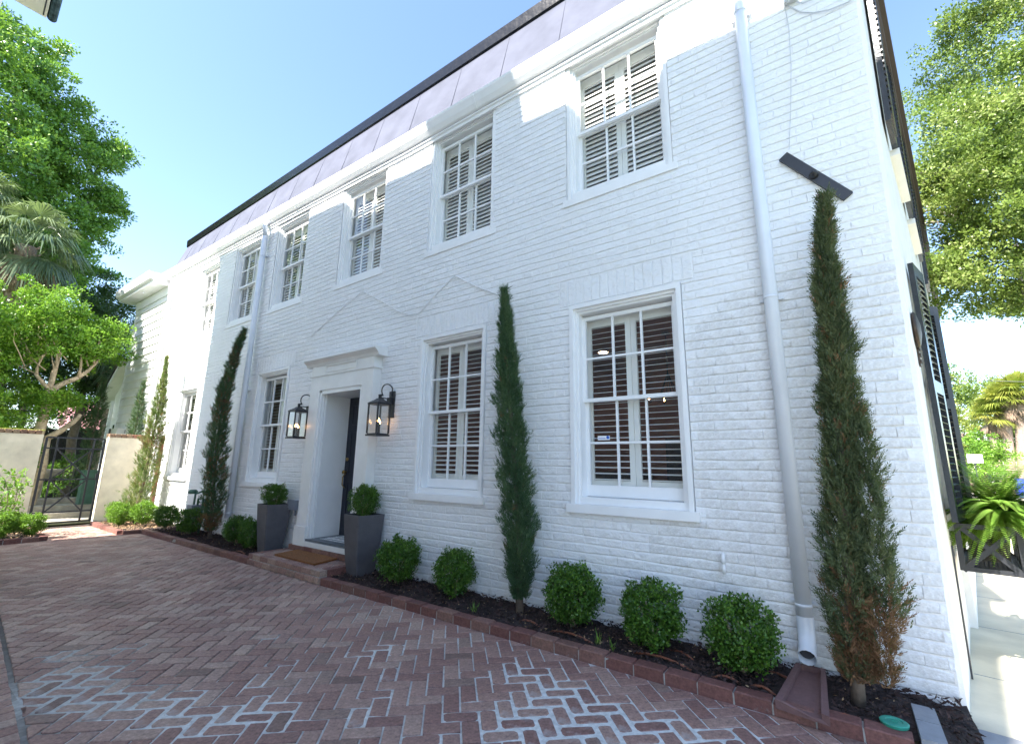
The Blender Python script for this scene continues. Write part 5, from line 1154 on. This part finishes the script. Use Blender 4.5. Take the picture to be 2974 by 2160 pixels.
# ------------------------------------------------------------------ trees beyond the garden wall
t = empty('crape_tree', (-16.3, 2.25, 0), 'small bright green tree with pale forked trunks rising behind the garden gate', 'tree')
m = MB(); limb(m, (-16.35, 2.20, 0), (-16.3, 2.39, 3.2), .13, .10, .03)
limb(m, (-16.3, 2.39, 3.15), (-16.3, 2.85, 3.55), .075, .06, .08); limb(m, (-16.3, 2.85, 3.55), (-16.3, 3.2, 4.2), .055, .03, .1); limb(m, (-16.3, 2.85, 3.55), (-16.3, 2.75, 4.4), .035, .015, .12); limb(m, (-16.3, 3.1, 4.0), (-16.3, 3.12, 4.8), .025, .01, .1)
limb(m, (-16.3, 2.39, 3.15), (-16.25, 2.42, 4.4), .07, .03, .1); limb(m, (-16.3, 2.39, 3.15), (-16.3, 2.05, 3.55), .055, .03, .12); limb(m, (-16.3, 2.08, 3.5), (-16.3, 2.22, 4.2), .035, .015, .1); limb(m, (-16.3, 2.05, 3.55), (-16.3, 1.6, 3.75), .02, .01, .2)
limb(m, (-16.25, 2.44, 0), (-16.25, 2.50, 1.95), .09, .085, .04); limb(m, (-16.25, 2.50, 1.93), (-16.2, 3.04, 2.6), .08, .045, .10); limb(m, (-16.2, 2.7, 2.3), (-16.2, 2.75, 2.9), .03, .01, .1)
for k in range(26):
    a = (-16.3 + random.uniform(-.3, .3), random.uniform(1.4, 3.2), random.uniform(3.6, 4.3)); limb(m, a, (a[0] + random.uniform(-.6, .6), a[1] + random.uniform(-.5, .5), a[2] + random.uniform(.3, .9)), .016, .005, .2, 4, 5)
m.obj('trunk', M['palebark'], t, True)
crown(t, [(-16.6, 1.7, 4.55, 1.5, 1.3, .72, 230), (-16.4, 2.9, 4.6, 1.0, .75, .6, 120), (-16.4, 2.5, 2.95, .7, .75, .28, 60), (-16.5, .7, 3.7, 1.4, 1.1, 1.1, 200), (-16.2, 1.0, 2.45, .8, 1.0, .45, 110), (-16.2, 2.9, 4.1, .5, .35, .3, 16), (-15.5, .1, 4.9, .9, .7, .6, 70)], .075, .045, 75, .26, 'crape', squash=.55, seed=21)
t = empty('garden_shrub', (-15.6, 2.6, 0), 'sprawling green shrub seen through the bars of the iron gate', 'shrub')
crown(t, [(-18.6, 3.3, .9, .4, .4, .5, 20), (-15.3, 2.15, 1.35, .2, .16, .4, 12), (-18.4, 2.5, .5, .5, .8, .3, 18)], .07, .04, 50, .16, 'box', seed=22)
t = empty('broadleaf_tree', (-22, 0, 0), 'tall sunlit broadleaf tree filling the upper left against the sky', 'tree')
m = MB(); tr_ = limb(m, (-23, -.5, 0), (-22.6, -.8, 8), .38, .26, .03); 
for e in ((-22, 2.6, 12.5), (-22, .6, 15.5), (-22, -2.8, 13), (-22, 2.8, 8.8), (-21, -2.2, 10), (-22, 1.2, 12), (-22, 3.4, 11.2), (-21.5, .5, 10)): limb(m, tr_[4 + random.randint(0, 2)], e, .14, .03, .1)
m.obj('trunk', M['greybark'], t, True)
crown(t, [(-22, -.2, 13.4, 2.2, 2.3, 2.2, 250), (-22, .7, 15.4, 1.2, 1.3, 1.1, 80), (-22, -.6, 16.2, .9, .8, .9, 46), (-22, 2.55, 12.2, 1.6, 1.25, 1.3, 130), (-22, 3.35, 12.9, .7, .65, .55, 24), (-22, 3.4, 11.2, 1.0, .75, .7, 46), (-22, 2.4, 9.8, 1.6, 1.6, 1.1, 130), (-22, 2.7, 8.3, 1.5, 1.2, 1.0, 100),
          (-22, .2, 10.5, 2.4, 2.4, 2.0, 300), (-22, -3.2, 12, 2.2, 2.0, 3.4, 150), (-22.5, 1.2, 7.6, 2.0, 2.4, 1.6, 220), (-22, 2.0, 14.0, .9, .8, .7, 30)], .125, .075, 70, .40, 'tree', squash=.5, seed=23)
for i, (cx, cy, cz, rx, ry, rz, n, lb) in enumerate([(-21.6, 4.05, 6.2, 1.4, .85, 1.7, 150, 'dark evergreen tree rising just left of the clapboard wing roof'), (-21.6, 5.0, 4.0, 1.3, 1.3, 1.7, 150, 'dark evergreen mass behind the rear porch'), (-21.4, 2.0, 4.6, 1.4, 1.7, 2.4, 240, 'deep green evergreen filling the shade behind the small pale trunked tree'), (-21.2, -.6, 4.2, 1.4, 1.6, 2.6, 200, 'deep green evergreen at the far left behind the garden wall'), (-24.6, 3.0, 4.2, 1.2, 3.4, 3.2, 260, 'dark tree row beyond the board fence')]):
    t = empty('evergreen_tree', (cx, cy, 0), lb, 'tree', 'dark evergreens beyond the garden'); m = MB(); limb(m, (cx, cy, 0), (cx, cy, cz), .16, .08, .03); m.obj('trunk', M['bark'], t, True)
    crown(t, [(cx, cy, cz, rx, ry, rz, n)], .10, .06, 70, .36, 'darkg', squash=.6, seed=40 + i, core=.1)
palm('palmetto', (-17.95, 1.5, 0), (-17.95, 1.55, 7.25), 38, .85, .80, 'palmetto with a pale dead frond skirt among the trees at left', 'palm', 46, .17, 31, dr=1.0)
palm('palmetto', (-19.2, .35, 0), (-19.0, .3, 8.3), 34, .9, .85, 'palmetto at the left edge of the photo above the skirted one', 'palm', 8, .17, 32, dr=1.0)
palm('palmetto', (-20.6, 4.55, 0), (-20.6, 4.6, 5.0), 30, .7, .75, 'dark palmetto close behind the clapboard wing', 'palm', 6, .15, 33, dr=1.0)

# ------------------------------------------------------------------ street side: oak, palms, window box, bins, cars
t = empty('live_oak', (8, 13.5, 0), 'spreading live oak with pale bare branches over the street at right', 'tree')
m = MB(); base = limb(m, (8, 13.5, 0), (7.4, 13.2, 4.5), .45, .34, .03, sides=12)
tips = []
for e in ((3.2, 12, 8.6), (2.6, 11.6, 6.2), (4.4, 12.2, 10.6), (3.8, 12.5, 5.6), (5.5, 12, 9), (9.5, 12.5, 9), (2.9, 12, 7.3)):
    p = limb(m, (7.4, 13.2, 4.4), e, .20, .04, .12, 8)
    for q in p[3:]:
        for k in range(4):
            d = Vector((random.uniform(-1.5, .5), random.uniform(-.7, .7), random.uniform(-.5, 1.0))); p2 = limb(m, q, q + d, .03, .008, .18, 5, 5)
            for k2 in range(2): d2 = Vector((random.uniform(-.6, .3), random.uniform(-.4, .4), random.uniform(-.4, .4))); limb(m, p2[3], p2[3] + d2, .010, .003, .2, 4, 4)
limb(m, (3.15, 12.0, 5.6), (3.02, 12.0, 3.2), .07, .02, .03); m.obj('trunk', M['greybark'], t, True)
crown(t, [(3.3, 12, 6.7, 1.5, 1.5, 1.7, 260), (2.6, 11.7, 5.4, .9, .9, .9, 95), (2.9, 12, 8.3, 1.0, 1.2, 1.0, 120), (3.7, 12.3, 9.9, 1.3, 1.5, 1.3, 150), (2.9, 12, 10.4, .6, .6, .5, 22), (5.4, 12.3, 8, 2, 2, 2.6, 180), (8.5, 12.5, 8, 3, 2.6, 2.6, 200), (3.4, 12, 4.6, 1.2, .9, .45, 80), (2.3, 11.8, 7.2, .5, .5, .7, 34)], .065, .040, 120, .32, 'oak', squash=.6, seed=51)
palm('palm_tree', (7.92, 39.2, 0), (8.36, 39.1, 5.5), 36, .62, .95, 'sunlit palm in the middle of the three across the street, skirt of pale dead fronds', 'palmy', 14, .21, 61, 'palms lining the street')
palm('palm_tree', (8.40, 39.1, 0), (8.95, 39.0, 6.0), 36, .62, .95, 'sunlit palm at the right edge, tallest of the three on the street', 'palmy', 10, .22, 62, 'palms lining the street')
palm('palm_tree', (7.50, 39.3, 0), (7.66, 39.3, 4.6), 32, .55, .85, 'shorter palm on the left of the three along the street', 'palmy', 12, .17, 63, 'palms lining the street')
palm('palm_tree', (10.1, 42.0, 0), (10.3, 42.0, 5.2), 26, .6, .85, 'palm hidden behind the tallest one on the street', 'palmy', 10, .18, 64, 'palms lining the street')
for i, (envs, lb, mt) in enumerate([([(9.3, 52, 5.0, 4.0, 3, 4.2, 190)], 'bright green trees closing the far end of the street, left part', 'oak'), ([(17, 56, 5.0, 5, 3, 5, 200)], 'bright green trees closing the far end of the street, right part', 'oak'), ([(6.6, 37, 1.8, 1.3, 1.2, 1.7, 90)], 'leafy shrub mass beyond the street shutters', 'boxlit'), ([(7.4, 46, 4.2, 1.4, 1.5, 1.9, 70)], 'yellow green tree behind the left palm of the street', 'palmy')]):
    t = empty('street_tree', (envs[0][0], envs[0][1], 0), lb, 'tree'); m = MB(); limb(m, (envs[0][0], envs[0][1], 0), envs[0][:3], .25, .1, .05); m.obj('trunk', M['bark'], t, True); crown(t, envs, .22 if i < 2 else .11, .13 if i < 2 else .07, 70, .7 if i < 2 else .35, mt, seed=70 + i, squash=.6)
m = MB(); m.tube([(4.4, 29, 5.85), (5.6, 28.6, 5.45), (6.9, 28.2, 5.2), (12, 27, 5.0)], .012, 5); m.obj('power_line', M['iron'], label='thin dark power line crossing the sky above the street palms', cat='power line')
# window box and fern
wb = empty('window_box', spz(1.45, .2, .72), 'black window box with crossed bars hanging under the street window', 'window box')
def q3(s_, o_, z_): return spz(s_, o_, z_)
m = MB()
for s_ in (.99, 1.95):
    for a, b in (((.05, .70), (.05, 1.04)), ((.38, .70), (.38, 1.04)), ((.05, .715), (.38, .715)), ((.05, 1.03), (.38, 1.03)), ((.05, .70), (.38, 1.04)), ((.05, 1.04), (.38, .70))):
        mb = MB(); mb.bar(q3(s_, *a), q3(s_, *b), .035, .03, up=(DV.x, DV.y, 0)); mb.obj('frame_bar', M['black'], wb)
for o_ in (.05, .38):
    for z_ in (.715, 1.03): mb = MB(); mb.bar(q3(.99, o_, z_), q3(1.95, o_, z_), .035, .03); mb.obj('rail', M['black'], wb)
for k in range(4):
    s_ = 1.0 + k * .235
    for (za, zb) in ((.715, 1.03), (1.03, .715)): mb = MB(); mb.bar(q3(s_, .38, za), q3(s_ + .235, .38, zb), .02, .025, up=(NV.x, NV.y, 0)); mb.obj('cross_bar', M['black'], wb)
mb = MB()
for k in range(13): mb.bar(q3(1.0, .07 + k * .025, .725), q3(1.94, .07 + k * .025, .725), .005, .004)
for k in range(38): mb.bar(q3(1.0 + k * .025, .06, .727), q3(1.0 + k * .025, .37, .727), .005, .004)
mb.obj('mesh_base', M['black'], wb, kind='stuff')
mb = MB(); c_ = spz(1.45, .215, .745); mb.lathe([(.11, 0), (.14, .25), (.15, .27), (.13, .26)], c_, 18); mb.obj('liner_pot', M['rubber'], wb, True)
t = empty('fern', spz(1.45, .21, 1.0), 'lush bright green fern spilling over the black window box', 'fern')
rg = np.random.default_rng(5); parts = []; Pq = []; Dq = []; Lq = []
cF = np.array(spz(1.36, .30, 1.13))
for i in range(520):
    a = rg.uniform(0, 2 * math.pi); el = rg.uniform(-.1, 1.35); Lf = rg.uniform(.34, .60); o_ = np.array(DV) * rg.uniform(-.35, .35); p = cF + o_ ; d = np.array([math.cos(a) * math.cos(el), math.sin(a) * math.cos(el), math.sin(el)]); n_ = 34
    for k in range(n_):
        d = d + np.array([0, 0, -.036 - .02 * (1 - math.sin(el))]); d = d / np.linalg.norm(d); p = p + d * Lf / n_; s_ = np.cross(d, [0, 0, 1.0]); s_ = s_ / (np.linalg.norm(s_) + 1e-6); w = .075 * math.sin(math.pi * min(1, (k + 2) / n_)) ** .6 * (1 - .55 * k / n_)
        for sg in (-1, 1): Pq.append(p.copy()); Dq.append(s_ * sg + d * .35 + np.array([0, 0, -.15])); Lq.append(w)
Pq = np.array(Pq); Dq = np.array(Dq); Lq = np.array(Lq)
nrm = unit(Dq); S_ = unit(np.cross(nrm, np.array([0, 0, 1.0]))); V = np.stack([Pq, Pq + nrm * Lq[:, None] * .5 + S_ * .013, Pq + nrm * Lq[:, None], Pq + nrm * Lq[:, None] * .5 - S_ * .013], 1).reshape(-1, 3); F = np.arange(len(V)).reshape(-1, 4)
foliage('fronds', [(V, F, np.repeat(rg.uniform(0, 1, 520), 68), 0)], M['fern'], t)
def wheelie(x, y, mat, label, rot=0):
    t = empty('wheeled_bin', (x, y, 0), label, 'wheeled bin', 'wheeled bins at the kerb'); mt = Matrix.Translation((x, y, 0)) @ Matrix.Rotation(rot, 4, 'Z'); m = MB()
    m.add([(-.22, -.26, .08), (.22, -.26, .08), (.22, .26, .08), (-.22, .26, .08), (-.29, -.36, .98), (.29, -.36, .98), (.29, .34, .98), (-.29, .34, .98)], [(3, 2, 1, 0), (4, 5, 6, 7), (0, 1, 5, 4), (1, 2, 6, 5), (2, 3, 7, 6), (3, 0, 4, 7)]); m.xf(mt); m.obj('body', mat, t)
    m = MB(); m.add([(-.31, -.40, .98), (.31, -.40, .98), (.31, .38, .98), (-.31, .38, .98), (-.27, -.34, 1.06), (.27, -.34, 1.06), (.27, .32, 1.09), (-.27, .32, 1.09)], [(3, 2, 1, 0), (4, 5, 6, 7), (0, 1, 5, 4), (1, 2, 6, 5), (2, 3, 7, 6), (3, 0, 4, 7)]); m.xf(mt); m.obj('lid', mat, t)
    for sx in (-.26, .26): m = MB(); m.lathe([(.11, 0), (.11, .05)], (0, 0, 0), 12); m.xf(mt @ Matrix.Translation((sx, .28, .11)) @ Matrix.Rotation(math.pi / 2, 4, 'Y')); m.obj('wheel', M['rubber'], t)
wheelie(8.75, 44.1, M['bluebin'], 'blue wheeled bin between the left and middle street palms')
wheelie(9.25, 44.0, M['bluebin'], 'blue wheeled bin right behind the middle street palm')
wheelie(7.95, 37.2, M['bluebin'], 'blue wheeled bin nearest the camera at the right edge')
wheelie(9.75, 44.6, M['greenbin'], 'grey green wheeled bin among the blue ones')
def car(x, y, rot, mat, label):
    t = empty('parked_car', (x, y, 0), label, 'car', 'cars parked far along the street'); mt = Matrix.Translation((x, y, 0)) @ Matrix.Rotation(rot, 4, 'Z')
    sec = [(-2.2, .35, .62, .84), (-2.1, .28, .86, .88), (-1.2, .25, .98, .9), (-.6, .25, .98, .9), (.9, .25, 1.0, .9), (1.7, .27, .98, .9), (2.2, .32, .82, .85)]
    m = MB(); vs = []; fs = []
    for xx, zb, zt, hw in sec: vs += [(xx, -hw, zb), (xx, -hw, zt - .15), (xx, -hw + .08, zt), (xx, hw - .08, zt), (xx, hw, zt - .15), (xx, hw, zb)]
    for i in range(6):
        for j in range(6): fs.append((i * 6 + j, i * 6 + (j + 1) % 6, (i + 1) * 6 + (j + 1) % 6, (i + 1) * 6 + j))
    fs += [tuple(reversed(range(6))), tuple(range(36, 42))]; m.add(vs, fs); m.xf(mt); m.obj('body', mat, t)
    m = MB(); b = [(-1.25, .97), (-.55, 1.45), (.95, 1.45), (1.6, .99)]; vs = []
    for xx, z in b: hw = .82 if z < 1.2 else .62; vs += [(xx, -hw, z), (xx, hw, z)]
    m.add(vs, [(0, 2, 3, 1), (2, 4, 5, 3), (4, 6, 7, 5), (0, 6, 4, 2), (1, 3, 5, 7)]); m.xf(mt); m.obj('windows', M['carglass'], t)
    m = MB(); m.box(-.55, .95, -.63, .63, 1.45, 1.49); m.xf(mt); m.obj('roof', mat, t)
    for xx in (-1.35, 1.35):
        for yy in (-.9, .68): m = MB(); m.lathe([(.22, -.005), (.31, 0), (.32, .2), (.22, .205)], (0, 0, 0), 18); m.xf(mt @ Matrix.Translation((xx, yy, .32)) @ Matrix.Rotation(-math.pi / 2, 4, 'X')); m.obj('wheel', M['rubber'], t)
    for yy in (-.62, .62): m = MB(); m.box(-2.22, -2.17, yy - .13, yy + .13, .62, .74); m.xf(mt); m.obj('headlight', M['signwhite'], t)
car(9.25, 51.0, R_(80), M['cardark'], 'dark car parked far down the street left of the bins')
car(10.9, 50.9, R_(78), M['carwhite'], 'white car parked far down the street behind the palms')
t = empty('street_sign', (5.3, 31.5, 0), 'small white rectangular sign on a post beyond the street shutters', 'sign'); MB().tube([(5.3, 31.5, 0), (5.3, 31.5, 2.3)], .03, 6).obj('post', M['iron'], t); MB().box(5.05, 5.6, 31.44, 31.46, 1.85, 2.25).obj('panel', M['signwhite'], t)
